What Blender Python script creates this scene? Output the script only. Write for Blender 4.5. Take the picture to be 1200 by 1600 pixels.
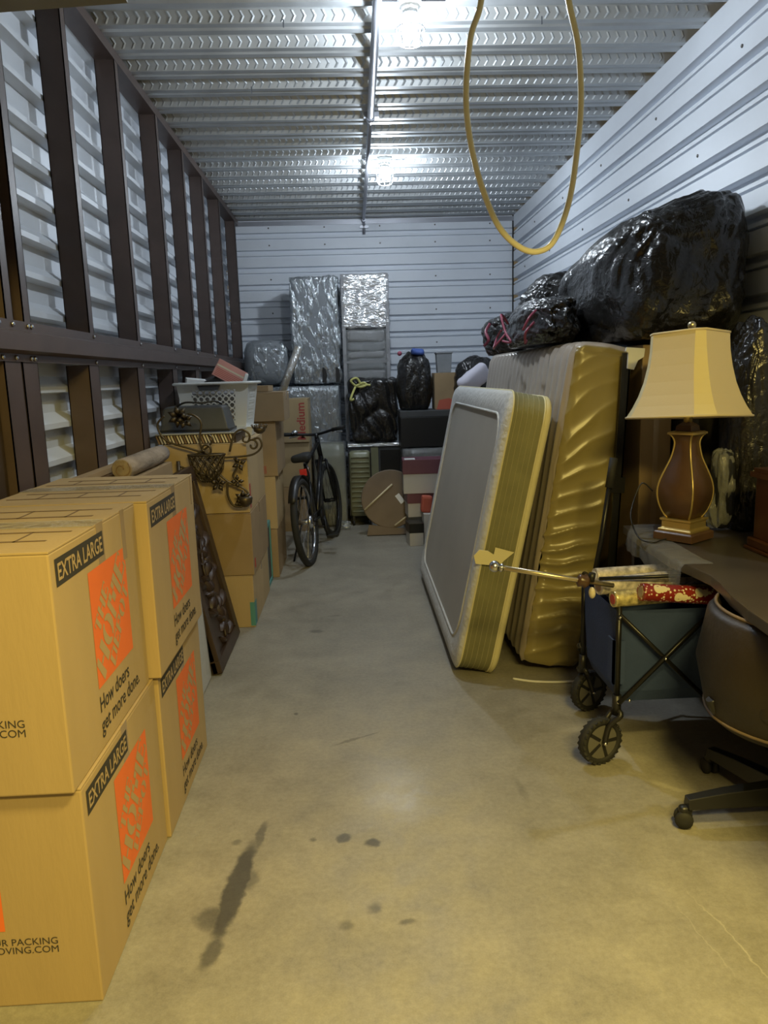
import bpy, bmesh, math, random
from mathutils import Vector, Matrix, noise, Euler
random.seed(7)
S = bpy.context.scene
for o in list(bpy.data.objects): bpy.data.objects.remove(o)
C = S.collection
PI = math.pi

# ---------------------------------------------------------------- camera
cam_d = bpy.data.cameras.new('camera'); cam = bpy.data.objects.new('camera', cam_d); C.objects.link(cam)
cam_d.sensor_fit = 'VERTICAL'; cam_d.sensor_height = 36.0; cam_d.lens = 36.0 * 1180.0 / 1600.0
cam_d.clip_start = 0.02; cam_d.clip_end = 60
rt = Vector((0.99863331, -0.04334532, -0.02920111)); up = Vector((0.03636785, 0.17504839, 0.98388792)); fw = Vector((0.03753532, 0.98360523, -0.17638553))
cam.matrix_world = Matrix(((rt.x, up.x, -fw.x, 0), (rt.y, up.y, -fw.y, 0), (rt.z, up.z, -fw.z, 1.40), (0, 0, 0, 1)))
S.camera = cam
# ---------------------------------------------------------------- world, hall light, exposure
W = bpy.data.worlds.new('world'); S.world = W; W.use_nodes = True
W.node_tree.nodes['Background'].inputs[0].default_value = (1.0, 0.80, 0.50, 1); W.node_tree.nodes['Background'].inputs[1].default_value = 0.10
# warm corridor fixtures outside the opening: one just outside the door, one further down the hall
def hall_light(loc, aim, w, sx, sy):
    ad = bpy.data.lights.new('hall_light', 'AREA'); ad.shape = 'RECTANGLE'; ad.size = sx; ad.size_y = sy; ad.energy = w; ad.color = (1.0, 0.77, 0.22)
    hl = bpy.data.objects.new('hall_light', ad); C.objects.link(hl); hl.location = loc
    hl.rotation_euler = (Vector(aim) - Vector(loc)).to_track_quat('-Z', 'Y').to_euler()
hall_light((0.95, 0.42, 2.90), (0.4, 1.3, 0.0), 100, 0.9, 0.20)
hall_light((0.70, -1.40, 3.00), (0.1, 2.0, 0.4), 120, 1.4, 0.25)
LAMP_W = 44.0; LAMP_COL = (0.80, 0.90, 1.0)
S.view_settings.view_transform = 'Standard'; S.view_settings.look = 'None'; S.view_settings.gamma = 1.0
S.view_settings.use_curve_mapping = False; S.view_settings.exposure = 0.0

# ---------------------------------------------------------------- materials
MATS = {}
def mat(name, col, rough=0.6, metal=0.0, var=0.0, vscale=8.0, bump=0.0, bscale=40.0, bdet=3.0, stretch=(1, 1, 1), alpha=1.0, coat=0.0, sheen=0.0, emit=None, rvar=0.0, dist=0.0, spec=0.5):
    if name in MATS: return MATS[name]
    m = bpy.data.materials.new(name); m.use_nodes = True; nt = m.node_tree; b = nt.nodes['Principled BSDF']
    b.inputs['Base Color'].default_value = (*col, 1); b.inputs['Roughness'].default_value = rough; b.inputs['Metallic'].default_value = metal
    b.inputs['Alpha'].default_value = alpha; b.inputs['Coat Weight'].default_value = coat; b.inputs['Sheen Weight'].default_value = sheen
    b.inputs['Specular IOR Level'].default_value = spec
    if emit:
        b.inputs['Emission Color'].default_value = (*emit[0], 1); b.inputs['Emission Strength'].default_value = emit[1]
    if var or bump or rvar:
        tc = nt.nodes.new('ShaderNodeTexCoord'); mp = nt.nodes.new('ShaderNodeMapping'); mp.inputs['Scale'].default_value = stretch
        nt.links.new(tc.outputs['Object'], mp.inputs['Vector'])
    if var or rvar:
        n = nt.nodes.new('ShaderNodeTexNoise'); n.inputs['Scale'].default_value = vscale; n.inputs['Detail'].default_value = 5
        nt.links.new(mp.outputs[0], n.inputs['Vector'])
    if var:
        r = nt.nodes.new('ShaderNodeMapRange'); r.inputs[1].default_value = 0.3; r.inputs[2].default_value = 0.7
        r.inputs[3].default_value = 1 - var; r.inputs[4].default_value = 1 + var
        mx = nt.nodes.new('ShaderNodeVectorMath'); mx.operation = 'SCALE'; mx.inputs[0].default_value = col
        nt.links.new(n.outputs['Fac'], r.inputs[0]); nt.links.new(r.outputs[0], mx.inputs['Scale']); nt.links.new(mx.outputs[0], b.inputs['Base Color'])
    if rvar:
        r2 = nt.nodes.new('ShaderNodeMapRange'); r2.inputs[1].default_value = 0.3; r2.inputs[2].default_value = 0.7
        r2.inputs[3].default_value = max(rough - rvar, 0.03); r2.inputs[4].default_value = rough + rvar
        nt.links.new(n.outputs['Fac'], r2.inputs[0]); nt.links.new(r2.outputs[0], b.inputs['Roughness'])
    if bump:
        nb = nt.nodes.new('ShaderNodeTexNoise'); nb.inputs['Scale'].default_value = bscale; nb.inputs['Detail'].default_value = bdet; nb.inputs['Distortion'].default_value = dist
        bp = nt.nodes.new('ShaderNodeBump'); bp.inputs['Strength'].default_value = bump; bp.inputs['Distance'].default_value = 0.02
        nt.links.new(mp.outputs[0], nb.inputs['Vector']); nt.links.new(nb.outputs['Fac'], bp.inputs['Height']); nt.links.new(bp.outputs[0], b.inputs['Normal'])
    MATS[name] = m; return m

M_deck = mat('galvanised_deck', (0.48, 0.50, 0.51), 0.46, 0.6, var=0.10, vscale=5, rvar=0.06)
M_panel = mat('painted_wall_panel', (0.76, 0.80, 0.86), 0.42, 0.0, var=0.03, vscale=3, bump=0.03, bscale=6)
M_sheet = mat('galvalume_sheet', (0.60, 0.63, 0.67), 0.45, 0.1, var=0.05, vscale=4)
M_stud = mat('red_oxide_steel', (0.076, 0.052, 0.044), 0.42, 0.0, var=0.15, vscale=6)
M_jamb = mat('dark_brown_jamb', (0.050, 0.032, 0.018), 0.5, var=0.35, vscale=5, stretch=(1, 1, 0.15))
M_olive = mat('olive_header_paint', (0.22, 0.20, 0.12), 0.5, var=0.1)
M_screw = mat('screw_steel', (0.20, 0.19, 0.18), 0.35, 0.8)
M_steel = mat('bright_steel', (0.62, 0.63, 0.66), 0.25, 1.0)
M_conduit = mat('conduit_steel', (0.40, 0.41, 0.45), 0.38, 0.8)
M_card = mat('kraft_cardboard', (0.41, 0.30, 0.155), 0.78, var=0.06, vscale=7, bump=0.04, bscale=90, stretch=(1, 1, 0.2))
M_card2 = mat('brown_cardboard', (0.30, 0.21, 0.11), 0.8, var=0.08, vscale=7)
M_cardD = mat('inner_cardboard', (0.30, 0.20, 0.11), 0.85)
M_tape = mat('brown_packing_tape', (0.36, 0.27, 0.17), 0.22, var=0.06)
M_ctape = mat('clear_packing_tape', (0.62, 0.56, 0.45), 0.10, alpha=0.45, bump=0.4, bscale=25)
M_ink = mat('black_ink', (0.035, 0.032, 0.028), 0.7)
M_inkb = mat('brown_ink', (0.16, 0.105, 0.055), 0.8)
M_orange = mat('orange_ink', (0.78, 0.17, 0.035), 0.7, var=0.05)
M_red = mat('red_ink', (0.38, 0.06, 0.045), 0.7)
M_teal = mat('teal_print', (0.08, 0.26, 0.25), 0.6)
M_black = mat('black_bag_plastic', (0.014, 0.013, 0.012), 0.24, bump=0.40, bscale=36, bdet=3, dist=0.6, stretch=(1, 0.5, 0.8), spec=0.6)
M_blackw = mat('black_plastic_sheet', (0.022, 0.020, 0.017), 0.30, bump=0.35, bscale=5, bdet=3, dist=0.8)
M_blackp = mat('black_plastic', (0.012, 0.012, 0.012), 0.40)
M_blackm = mat('black_metal', (0.015, 0.015, 0.016), 0.32, 0.4)
M_rubber = mat('black_rubber', (0.016, 0.016, 0.015), 0.75)
M_wrap = mat('clear_stretch_wrap', (0.72, 0.77, 0.80), 0.17, 0.75, alpha=0.50, bump=1.0, bscale=30, bdet=4, dist=1.0, stretch=(1, 1, 0.45))
M_wrapd = mat('cloudy_stretch_wrap', (0.45, 0.46, 0.45), 0.14, alpha=0.30, bump=0.7, bscale=12, bdet=4, dist=1.2)
M_foil = mat('silver_bubble_wrap', (0.66, 0.67, 0.68), 0.16, 0.55, bump=0.9, bscale=26, bdet=3, dist=0.8, stretch=(0.5, 1, 1.3))
M_grey = mat('grey_upholstery', (0.22, 0.235, 0.25), 0.8, var=0.1)
M_greyl = mat('grey_blanket', (0.30, 0.30, 0.31), 0.9, var=0.12, bump=0.15, bscale=60)
M_greyd = mat('dark_grey_plastic', (0.055, 0.058, 0.060), 0.5, var=0.08)
M_white = mat('white_plastic', (0.68, 0.69, 0.66), 0.35)
M_paper = mat('white_paper', (0.72, 0.72, 0.70), 0.7)
M_pink = mat('pink_carton', (0.56, 0.27, 0.22), 0.7, var=0.05)
M_pinkr = mat('pink_drawstring', (0.30, 0.06, 0.10), 0.4)
M_ivory = mat('cream_stripe', (0.62, 0.55, 0.38), 0.7)
M_wood = mat('dark_carved_wood', (0.045, 0.026, 0.015), 0.42, var=0.35, vscale=10, stretch=(1, 1, 0.2))
M_brownw = mat('brown_wood', (0.22, 0.14, 0.075), 0.55, var=0.25, vscale=9, stretch=(1, 0.15, 1))
M_mahog = mat('mahogany', (0.070, 0.026, 0.014), 0.30, var=0.25, vscale=9, stretch=(1, 1, 0.15))
M_bronze = mat('antique_bronze', (0.085, 0.065, 0.040), 0.40, 0.6, var=0.2)
M_rug = mat('fuzzy_rug_back', (0.27, 0.215, 0.16), 0.95, var=0.35, vscale=14, stretch=(1, 0.4, 1), bump=0.3, bscale=70)
M_glassp = mat('grey_glass_sheet', (0.34, 0.35, 0.36), 0.12, bump=0.15, bscale=8)
M_blue = mat('wagon_blue_fabric', (0.026, 0.048, 0.130), 0.8, var=0.1, bump=0.08, bscale=120)  # blue kept darker in place of the shade around the wagon
M_bluep = mat('blue_cloth', (0.05, 0.10, 0.34), 0.6)
M_yellowr = mat('yellow_ribbon', (0.62, 0.60, 0.20), 0.5)
M_cord = mat('yellow_cord_jacket', (0.92, 0.86, 0.58), 0.38)
M_matw = mat('white_quilted_knit', (0.55, 0.55, 0.53), 0.85, var=0.05, bump=0.35, bscale=38, bdet=2)
M_matp = mat('beige_mattress_panel', (0.37, 0.345, 0.295), 0.75, var=0.05, vscale=3, bump=0.06, bscale=5)
M_matg = mat('shade_tinted_ticking', (0.185, 0.178, 0.088), 0.75, var=0.15, vscale=9)  # olive cast of yellow light and shade put into the side's colour
M_matc = mat('cream_warm_lit_trim', (0.62, 0.57, 0.34), 0.7, var=0.05)  # rim facing the warm light painted brighter; also colours the piping
M_satin = mat('gold_satin', (0.25, 0.205, 0.078), 0.30, 0.0, sheen=0.2, var=0.05, vscale=3)
M_satint = mat('cool_lit_satin', (0.36, 0.31, 0.26), 0.28, 0.1, sheen=0.2)  # same gold satin, with the cool lamp light on it painted into the colour
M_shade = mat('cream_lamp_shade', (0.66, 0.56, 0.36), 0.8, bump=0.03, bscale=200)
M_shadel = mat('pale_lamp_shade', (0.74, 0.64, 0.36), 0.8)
M_lampb = mat('brown_lamp_ceramic', (0.085, 0.045, 0.024), 0.32, var=0.2)
M_gold = mat('antique_gold', (0.55, 0.42, 0.16), 0.35, 0.7)
M_brass = mat('satin_brass', (0.60, 0.52, 0.34), 0.28, 0.9)
M_leather = mat('brown_leather', (0.022, 0.016, 0.010), 0.5, var=0.15, bump=0.1, bscale=60)  # brown darkened to carry the shade on the low right side
M_desk = mat('dark_desk_laminate', (0.060, 0.050, 0.042), 0.30, var=0.15, vscale=5)
M_purple = mat('plum_box_lid', (0.15, 0.055, 0.075), 0.5)
M_offw = mat('off_white_box', (0.50, 0.48, 0.44), 0.7)
M_tbl = mat('brown_table_top', (0.16, 0.115, 0.075), 0.6, var=0.1)
M_green = mat('olive_ribbed_shell', (0.22, 0.22, 0.13), 0.30, var=0.12)
M_pillow = mat('lavender_cotton', (0.60, 0.58, 0.66), 0.9)
M_redcloth = mat('red_cloth', (0.45, 0.10, 0.06), 0.7)
M_reflect = mat('red_reflector', (0.75, 0.05, 0.04), 0.18, coat=0.5)
M_bulb = mat('lit_bulb_glass', (1, 1, 1), 0.2, emit=((0.93, 0.97, 1.0), 60.0))
M_glassclr = mat('clear_jar_glass', (0.95, 0.97, 1.0), 0.03, alpha=0.12)

def floor_mat():
    m = bpy.data.materials.new('concrete_floor'); m.use_nodes = True; nt = m.node_tree; b = nt.nodes['Principled BSDF']; L = nt.links
    geo = nt.nodes.new('ShaderNodeNewGeometry')
    def nz(scale, det=6, rough=0.6):
        n = nt.nodes.new('ShaderNodeTexNoise'); n.inputs['Scale'].default_value = scale; n.inputs['Detail'].default_value = det; n.inputs['Roughness'].default_value = rough
        L.new(geo.outputs['Position'], n.inputs['Vector']); return n
    n1 = nz(1.3); n2 = nz(9, 8, 0.65); n3 = nz(60, 3)
    def math_(op, a, bb, clamp=False):
        x = nt.nodes.new('ShaderNodeMath'); x.operation = op; x.use_clamp = clamp
        for i, q in enumerate((a, bb)):
            if q is None: continue
            if isinstance(q, (int, float)): x.inputs[i].default_value = q
            else: L.new(q, x.inputs[i])
        return x.outputs[0]
    def mr(src, a, bb, c, d, smooth=False):
        r = nt.nodes.new('ShaderNodeMapRange'); r.interpolation_type = 'SMOOTHSTEP' if smooth else 'LINEAR'
        for i, q in zip((1, 2, 3, 4), (a, bb, c, d)): r.inputs[i].default_value = q
        L.new(src, r.inputs[0]); return r.outputs[0]
    tone = math_('ADD', math_('MULTIPLY', mr(n1.outputs['Fac'], .35, .65, -.10, .10), 1.0), mr(n2.outputs['Fac'], .3, .7, -.13, .13))
    n4 = nz(3.4, 9, .7); n5 = nz(220, 2)
    tone = math_('ADD', math_('ADD', tone, mr(n3.outputs['Fac'], .3, .7, -.10, .10)), math_('ADD', mr(n4.outputs['Fac'], .35, .65, -.09, .09), mr(n5.outputs['Fac'], .3, .7, -.07, .07)))
    # warped position for the marks
    wn = nz(14, 4); wv = nt.nodes.new('ShaderNodeVectorMath'); wv.operation = 'SUBTRACT'; wv.inputs[1].default_value = (.5, .5, .5); L.new(wn.outputs['Color'], wv.inputs[0])
    ws = nt.nodes.new('ShaderNodeVectorMath'); ws.operation = 'SCALE'; ws.inputs['Scale'].default_value = 0.045; L.new(wv.outputs[0], ws.inputs[0])
    wa = nt.nodes.new('ShaderNodeVectorMath'); wa.operation = 'ADD'; L.new(geo.outputs['Position'], wa.inputs[0]); L.new(ws.outputs[0], wa.inputs[1])
    def blot(x, y, rx, ry, ang, soft=0.45, src=None):
        soft = min(.9, soft * 1.1)
        mp = nt.nodes.new('ShaderNodeMapping'); mp.vector_type = 'TEXTURE'
        mp.inputs['Location'].default_value = (x, y, 0); mp.inputs['Rotation'].default_value = (0, 0, ang); mp.inputs['Scale'].default_value = (rx, ry, 1000)
        L.new(src or wa.outputs[0], mp.inputs['Vector'])
        ln = nt.nodes.new('ShaderNodeVectorMath'); ln.operation = 'LENGTH'; L.new(mp.outputs[0], ln.inputs[0])
        return mr(ln.outputs['Value'], 1.0, 1.0 - soft, 0.0, 1.0, True)
    stains = [(-.375, 1.92, .040, .25, -.10, .35, .72), (-.335, 2.16, .018, .10, -.12, .5, .5), (-.425, 1.80, .050, .06, 0, .5, .5), (-.350, 1.95, .05, .06, 0, .5, .45),
              (-.40, 1.68, .03, .08, -.15, .5, .6), (-.072, 2.124, .030, .026, 0, .5, .60), (.015, 2.092, .034, .024, 0, .5, .66), (-.166, 2.125, .013, .013, 0, .6, .5),
              (.012, 1.807, .032, .030, 0, .7, .5), (-.062, 1.745, .030, .032, 0, .7, .42), (.092, 1.748, .030, .018, 0, .6, .5),
              (-.243, 4.08, .05, .04, 0, .5, .4), (-.40, 2.13, .02, .02, 0, .6, .4), (-.06, 2.76, .10, .012, .5, .6, .4), (.02, 2.80, .06, .008, .4, .6, .4), (-.15, 4.35, .06, .02, .1, .7, .3), (.53, 2.35, .02, .12, .1, .8, .25), (-.28, 3.02, .012, .02, 0, .5, .5)]
    dark = None
    for (x, y, rx, ry, a, so, am) in stains:
        v = math_('MULTIPLY', blot(x, y, rx, ry, a, so), am)
        dark = v if dark is None else math_('MAXIMUM', dark, v)
    light = None
    for (x, y, rx, ry, a, so, am) in [(.90, 1.60, .004, .30, .18, .8, .5), (.83, 1.63, .003, .18, .12, .8, .35), (.95, 2.55, .16, .05, -.6, .7, .35), (1.02, 2.33, .10, .02, -.7, .7, .4), (.08, 2.35, .14, .22, 0, .9, .14), (.80, 2.75, .20, .06, .4, .8, .2)]:  # broad mid-floor patch paints a wet-looking reflection as paler colour
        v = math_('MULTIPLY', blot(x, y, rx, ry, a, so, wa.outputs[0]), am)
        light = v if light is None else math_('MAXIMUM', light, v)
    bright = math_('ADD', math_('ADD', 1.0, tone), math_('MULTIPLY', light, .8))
    bright = math_('MULTIPLY', bright, math_('SUBTRACT', 1.0, dark))
    sc = nt.nodes.new('ShaderNodeVectorMath'); sc.operation = 'SCALE'; sc.inputs[0].default_value = (0.265, 0.248, 0.205); L.new(bright, sc.inputs['Scale'])
    L.new(sc.outputs[0], b.inputs['Base Color'])
    ro = math_('SUBTRACT', mr(n2.outputs['Fac'], .3, .7, .40, .62), math_('MULTIPLY', blot(.08, 2.4, .22, .38, 0, .9), .16))
    L.new(ro, b.inputs['Roughness'])
    bp = nt.nodes.new('ShaderNodeBump'); bp.inputs['Strength'].default_value = .10; bp.inputs['Distance'].default_value = .01; L.new(n2.outputs['Fac'], bp.inputs['Height']); L.new(bp.outputs[0], b.inputs['Normal'])
    return m
M_floor = floor_mat()

def giftwrap():
    m = bpy.data.materials.new('red_snow_gift_paper'); m.use_nodes = True; nt = m.node_tree; b = nt.nodes['Principled BSDF']
    tc = nt.nodes.new('ShaderNodeTexCoord'); v = nt.nodes.new('ShaderNodeTexVoronoi'); v.inputs['Scale'].default_value = 60; v2 = nt.nodes.new('ShaderNodeTexVoronoi'); v2.inputs['Scale'].default_value = 70
    r = nt.nodes.new('ShaderNodeValToRGB'); r.color_ramp.elements[0].position = .22; r.color_ramp.elements[0].color = (.70, .64, .42, 1); r.color_ramp.elements[1].position = .26; r.color_ramp.elements[1].color = (.20, .018, .012, 1)
    r2 = nt.nodes.new('ShaderNodeValToRGB'); r2.color_ramp.elements[0].position = .18; r2.color_ramp.elements[0].color = (1, 1, 1, 1); r2.color_ramp.elements[1].position = .24; r2.color_ramp.elements[1].color = (0, 0, 0, 1)
    mx = nt.nodes.new('ShaderNodeMixRGB'); mx.inputs[2].default_value = (.60, .50, .40, 1)
    L = nt.links; L.new(tc.outputs['Object'], v.inputs['Vector']); L.new(tc.outputs['Object'], v2.inputs['Vector']); L.new(v.outputs['Distance'], r.inputs[0]); L.new(v2.outputs['Distance'], r2.inputs[0])
    L.new(r2.outputs[0], mx.inputs[0]); L.new(r.outputs[0], mx.inputs[1]); L.new(mx.outputs[0], b.inputs['Base Color']); b.inputs['Roughness'].default_value = .3
    return m
M_gift = giftwrap()
M_giftg = mat('gold_gift_paper', (0.55, 0.47, 0.22), 0.22, 0.3, var=0.5, vscale=60)
M_giftw = mat('clear_wrapped_gift_paper', (0.55, 0.50, 0.44), 0.15, var=0.45, vscale=45)

# ---------------------------------------------------------------- mesh building
class MB:
    def __init__(s): s.v = []; s.f = []; s.sm = []
    def add(s, vs, fs, smooth=False):
        n = len(s.v); s.v += [tuple(v) for v in vs]
        for f in fs: s.f.append([i + n for i in f]); s.sm.append(smooth)
        return s
    def box(s, x0, x1, y0, y1, z0, z1, T=None):
        vs = [Vector((x, y, z)) for z in (z0, z1) for y in (y0, y1) for x in (x0, x1)]
        if T: vs = [T @ v for v in vs]
        return s.add(vs, [(0, 2, 3, 1), (4, 5, 7, 6), (0, 1, 5, 4), (2, 6, 7, 3), (0, 4, 6, 2), (1, 3, 7, 5)])
    def tube(s, pts, r, n=8, closed=False, caps=True, flat=1.0):
        pts = [Vector(p) for p in pts]; m = len(pts); rs = r if isinstance(r, (list, tuple)) else [r] * m
        tan = []
        for i in range(m):
            a = pts[(i - 1) % m] if (closed or i > 0) else pts[i]; b = pts[(i + 1) % m] if (closed or i < m - 1) else pts[i]
            t = (b - a); tan.append(t.normalized() if t.length > 1e-9 else Vector((0, 0, 1)))
        ref = Vector((0, 0, 1)) if abs(tan[0].z) < .9 else Vector((1, 0, 0))
        u = tan[0].cross(ref).normalized(); vs = []
        for i in range(m):
            t = tan[i]; u = (u - t * u.dot(t)); u = u.normalized() if u.length > 1e-6 else t.orthogonal().normalized(); w = t.cross(u)
            for k in range(n):
                a = 2 * PI * k / n; vs.append(pts[i] + (u * math.cos(a) + w * math.sin(a) * flat) * rs[i])
        fs = []
        for i in range(m if closed else m - 1):
            j = (i + 1) % m
            for k in range(n): fs.append((i * n + k, i * n + (k + 1) % n, j * n + (k + 1) % n, j * n + k))
        s.add(vs, fs, True)
        if caps and not closed:
            b = len(s.v) - m * n
            s.f.append([b + k for k in reversed(range(n))]); s.sm.append(False); s.f.append([b + (m - 1) * n + k for k in range(n)]); s.sm.append(False)
        return s
    def lathe(s, prof, n=24, T=None, smooth=True, phase=0.0, rad=None):
        vs = []
        for (r, z) in prof:
            for k in range(n):
                a = 2 * PI * k / n + phase; q = rad(a) if rad else 1.0
                vs.append(Vector((r * q * math.cos(a), r * q * math.sin(a), z)))
        if T: vs = [T @ v for v in vs]
        fs = [(i * n + k, i * n + (k + 1) % n, (i + 1) * n + (k + 1) % n, (i + 1) * n + k) for i in range(len(prof) - 1) for k in range(n)]
        s.add(vs, fs, smooth); b = len(s.v) - len(vs)
        if prof[0][0] > 1e-5: s.f.append([b + k for k in reversed(range(n))]); s.sm.append(False)
        if prof[-1][0] > 1e-5: s.f.append([b + (len(prof) - 1) * n + k for k in range(n)]); s.sm.append(False)
        return s
    def prism(s, poly, d0, d1, fn, smooth=False):
        n = len(poly); vs = [fn(a, b, d0) for a, b in poly] + [fn(a, b, d1) for a, b in poly]
        s.add(vs, [(i, (i + 1) % n, n + (i + 1) % n, n + i) for i in range(n)], smooth)
        b = len(s.v) - 2 * n; s.f.append([b + k for k in reversed(range(n))]); s.f.append([b + n + k for k in range(n)]); s.sm += [False, False]
        return s
    def layers(s, rings, cap0=True, cap1=True, smooth=True):
        n = len(rings[0]); vs = [p for r in rings for p in r]
        s.add(vs, [(i * n + k, i * n + (k + 1) % n, (i + 1) * n + (k + 1) % n, (i + 1) * n + k) for i in range(len(rings) - 1) for k in range(n)], smooth)
        b = len(s.v) - len(vs)
        if cap0: s.f.append([b + k for k in reversed(range(n))]); s.sm.append(False)
        if cap1: s.f.append([b + (len(rings) - 1) * n + k for k in range(n)]); s.sm.append(False)
        return s
    def sphere(s, c, r, nu=14, nv=9, sc=(1, 1, 1)):
        prof = [(max(math.sin(PI * i / nv), 0) * r, -math.cos(PI * i / nv) * r) for i in range(nv + 1)]
        return s.lathe([(max(a, 1e-6), b) for a, b in prof], nu, Matrix.Translation(c) @ Matrix.Diagonal((*sc, 1)))
    def build(s, name, m, parent=None, world=False, bevel=0.0, T=None, weld=False):
        off = Vector(parent.location) if (world and parent) else Vector((0, 0, 0))
        vs = [(T @ Vector(v)) if T else Vector(v) for v in s.v]; vs = [v - off for v in vs]
        me = bpy.data.meshes.new(name); me.from_pydata([tuple(v) for v in vs], [], s.f); me.update()
        for p, q in zip(me.polygons, s.sm): p.use_smooth = q
        bm = bmesh.new(); bm.from_mesh(me)
        if weld: bmesh.ops.remove_doubles(bm, verts=bm.verts, dist=1e-5)
        bmesh.ops.recalc_face_normals(bm, faces=bm.faces)
        if bevel: bmesh.ops.bevel(bm, geom=bm.edges[:], offset=bevel, segments=2, profile=.6, affect='EDGES')
        bm.to_mesh(me); bm.free()
        me.materials.append(m); o = bpy.data.objects.new(name, me); C.objects.link(o)
        if parent: o.parent = parent
        return o

def tag(o, label, cat=None, group=None, kind=None):
    if label: o['label'] = label
    if cat: o['category'] = cat
    if group: o['group'] = group
    if kind: o['kind'] = kind
    return o
def thing(name, label, cat, loc=(0, 0, 0), rotz=0.0, group=None, rot=None):
    o = bpy.data.objects.new(name, None); C.objects.link(o); o.empty_display_size = .05
    o.location = loc; o.rotation_euler = rot if rot else (0, 0, rotz)
    return tag(o, label, cat, group)
def struct(o, label=None): o['kind'] = 'structure'; tag(o, label); return o

def softbox(hx, hy, hz, r, n=10, fn=None, T=None):
    """rounded box as a grid on all six sides; fn(p, nrm) -> displaced point"""
    bm = bmesh.new(); bmesh.ops.create_cube(bm, size=2.0); bmesh.ops.subdivide_edges(bm, edges=bm.edges[:], cuts=n, use_grid_fill=True)
    for v in bm.verts:
        p = Vector((v.co.x * hx, v.co.y * hy, v.co.z * hz)); q = Vector((max(-hx + r, min(hx - r, p.x)), max(-hy + r, min(hy - r, p.y)), max(-hz + r, min(hz - r, p.z))))
        d = p - q; nn = d.normalized() if d.length > 1e-6 else Vector((0, 0, 1))
        p2 = q + nn * r if d.length > 1e-6 else p
        v.co = fn(p2, nn) if fn else p2
        if T: v.co = T @ v.co
    mb = MB(); bm.verts.index_update(); mb.add([v.co.copy() for v in bm.verts], [[v.index for v in f.verts] for f in bm.faces], True); bm.free(); return mb

_tm = {}
def text_mesh(body, size, bold=0.0, align='LEFT', shear=0.0):
    cu = bpy.data.curves.new('t', 'FONT'); cu.body = body; cu.size = size; cu.offset = bold; cu.align_x = align; cu.shear = shear; cu.resolution_u = 3
    ob = bpy.data.objects.new('t', cu); C.objects.link(ob); dg = bpy.context.evaluated_depsgraph_get(); dg.update()
    me = bpy.data.meshes.new_from_object(ob.evaluated_get(dg)); bpy.data.objects.remove(ob); bpy.data.curves.remove(cu)
    mb = MB(); mb.add([v.co.copy() for v in me.vertices], [list(p.vertices) for p in me.polygons]); bpy.data.meshes.remove(me); return mb

def catmull(pts, k=8, closed=False):
    P = [Vector(p) for p in pts]; n = len(P); out = []
    for i in range(n if closed else n - 1):
        a = P[(i - 1) % n] if (closed or i > 0) else P[0]; b = P[i]; c = P[(i + 1) % n]; d = P[(i + 2) % n] if (closed or i < n - 2) else P[-1]
        for j in range(k):
            t = j / k; out.append(.5 * ((2 * b) + (c - a) * t + (2 * a - 5 * b + 4 * c - d) * t * t + (3 * b - a - 3 * c + d) * t ** 3))
    if not closed: out.append(P[-1])
    return out

# ================================================================ THE UNIT
XL, XR, YB, ZC, YF = -1.26, 1.77, 8.30, 3.03, 2.25
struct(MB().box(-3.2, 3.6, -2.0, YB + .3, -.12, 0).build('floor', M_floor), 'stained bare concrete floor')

def profile_strip(prof, fn, e0, e1, cuts=1):
    mb = MB(); n = len(prof)
    for c in range(cuts + 1):
        e = e0 + (e1 - e0) * c / cuts
        mb.v += [tuple(fn(d, z, e)) for d, z in prof]
    for c in range(cuts):
        for i in range(n - 1): mb.f.append([c * n + i, c * n + i + 1, (c + 1) * n + i + 1, (c + 1) * n + i]); mb.sm.append(False)
    return mb
# flat-pan wall panels with narrow recessed grooves (right and back)
def groove_profile(z0, z1, pitch, gtop, depth=.034, gw=.054):
    pr = [(0, z0)]; k0 = math.ceil((z0 - gtop) / pitch); z = gtop + k0 * pitch
    while z < z1 - .01:
        if z - gw > z0 + .01: pr += [(0, z - .074), (.030, z - .070), (.030, z - .062), (.004, z - .058), (.004, z - .040), (.050, z - .036), (.050, z - .004), (0, z)]
        z += pitch
    return pr + [(0, z1)]
gp = groove_profile(0, ZC, .172, 2.737)
wr = struct(profile_strip(gp, lambda d, z, e: (XR + d, e, z), 1.2, YB).build('wall_right', M_panel), 'pale painted metal wall with horizontal grooves')
wb = struct(profile_strip(gp, lambda d, z, e: (e, YB + d, z), XL, XR).build('wall_back', M_panel), 'pale painted metal end wall with horizontal grooves')
sc_ = MB()
for k in range(-8, 3):
    z = 2.737 + .172 * k + .045
    if k % 2: continue
    for i in range(6):
        y = 2.6 + .95 * i + (.4 if k % 4 else 0)
        sc_.lathe([(.0085, 0), (.0085, .004), (.004, .007)], 6, Matrix.Translation((XR, y, z)) @ Matrix.Rotation(-PI / 2, 4, 'Y'))
tag(sc_.build('screw_heads', M_screw, wr), None, kind='stuff')
sc_ = MB()
for k in (-6, -4, -2, 0, 1):
    z = 2.737 + .172 * k + .045
    for i in range(5): sc_.lathe([(.0085, 0), (.0085, .004), (.004, .007)], 6, Matrix.Translation((-.8 + .58 * i, YB, z)) @ Matrix.Rotation(PI / 2, 4, 'X'))
tag(sc_.build('screw_heads', M_screw, wb), None, kind='stuff')
MB().box(XR - .012, XR + .002, YB - .012, YB, 0, ZC).build('corner_trim', M_blackm, wb)
MB().box(XL, XR, YB - .014, YB, ZC - .055, ZC - .012).build('top_angle', M_conduit, wb)
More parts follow.
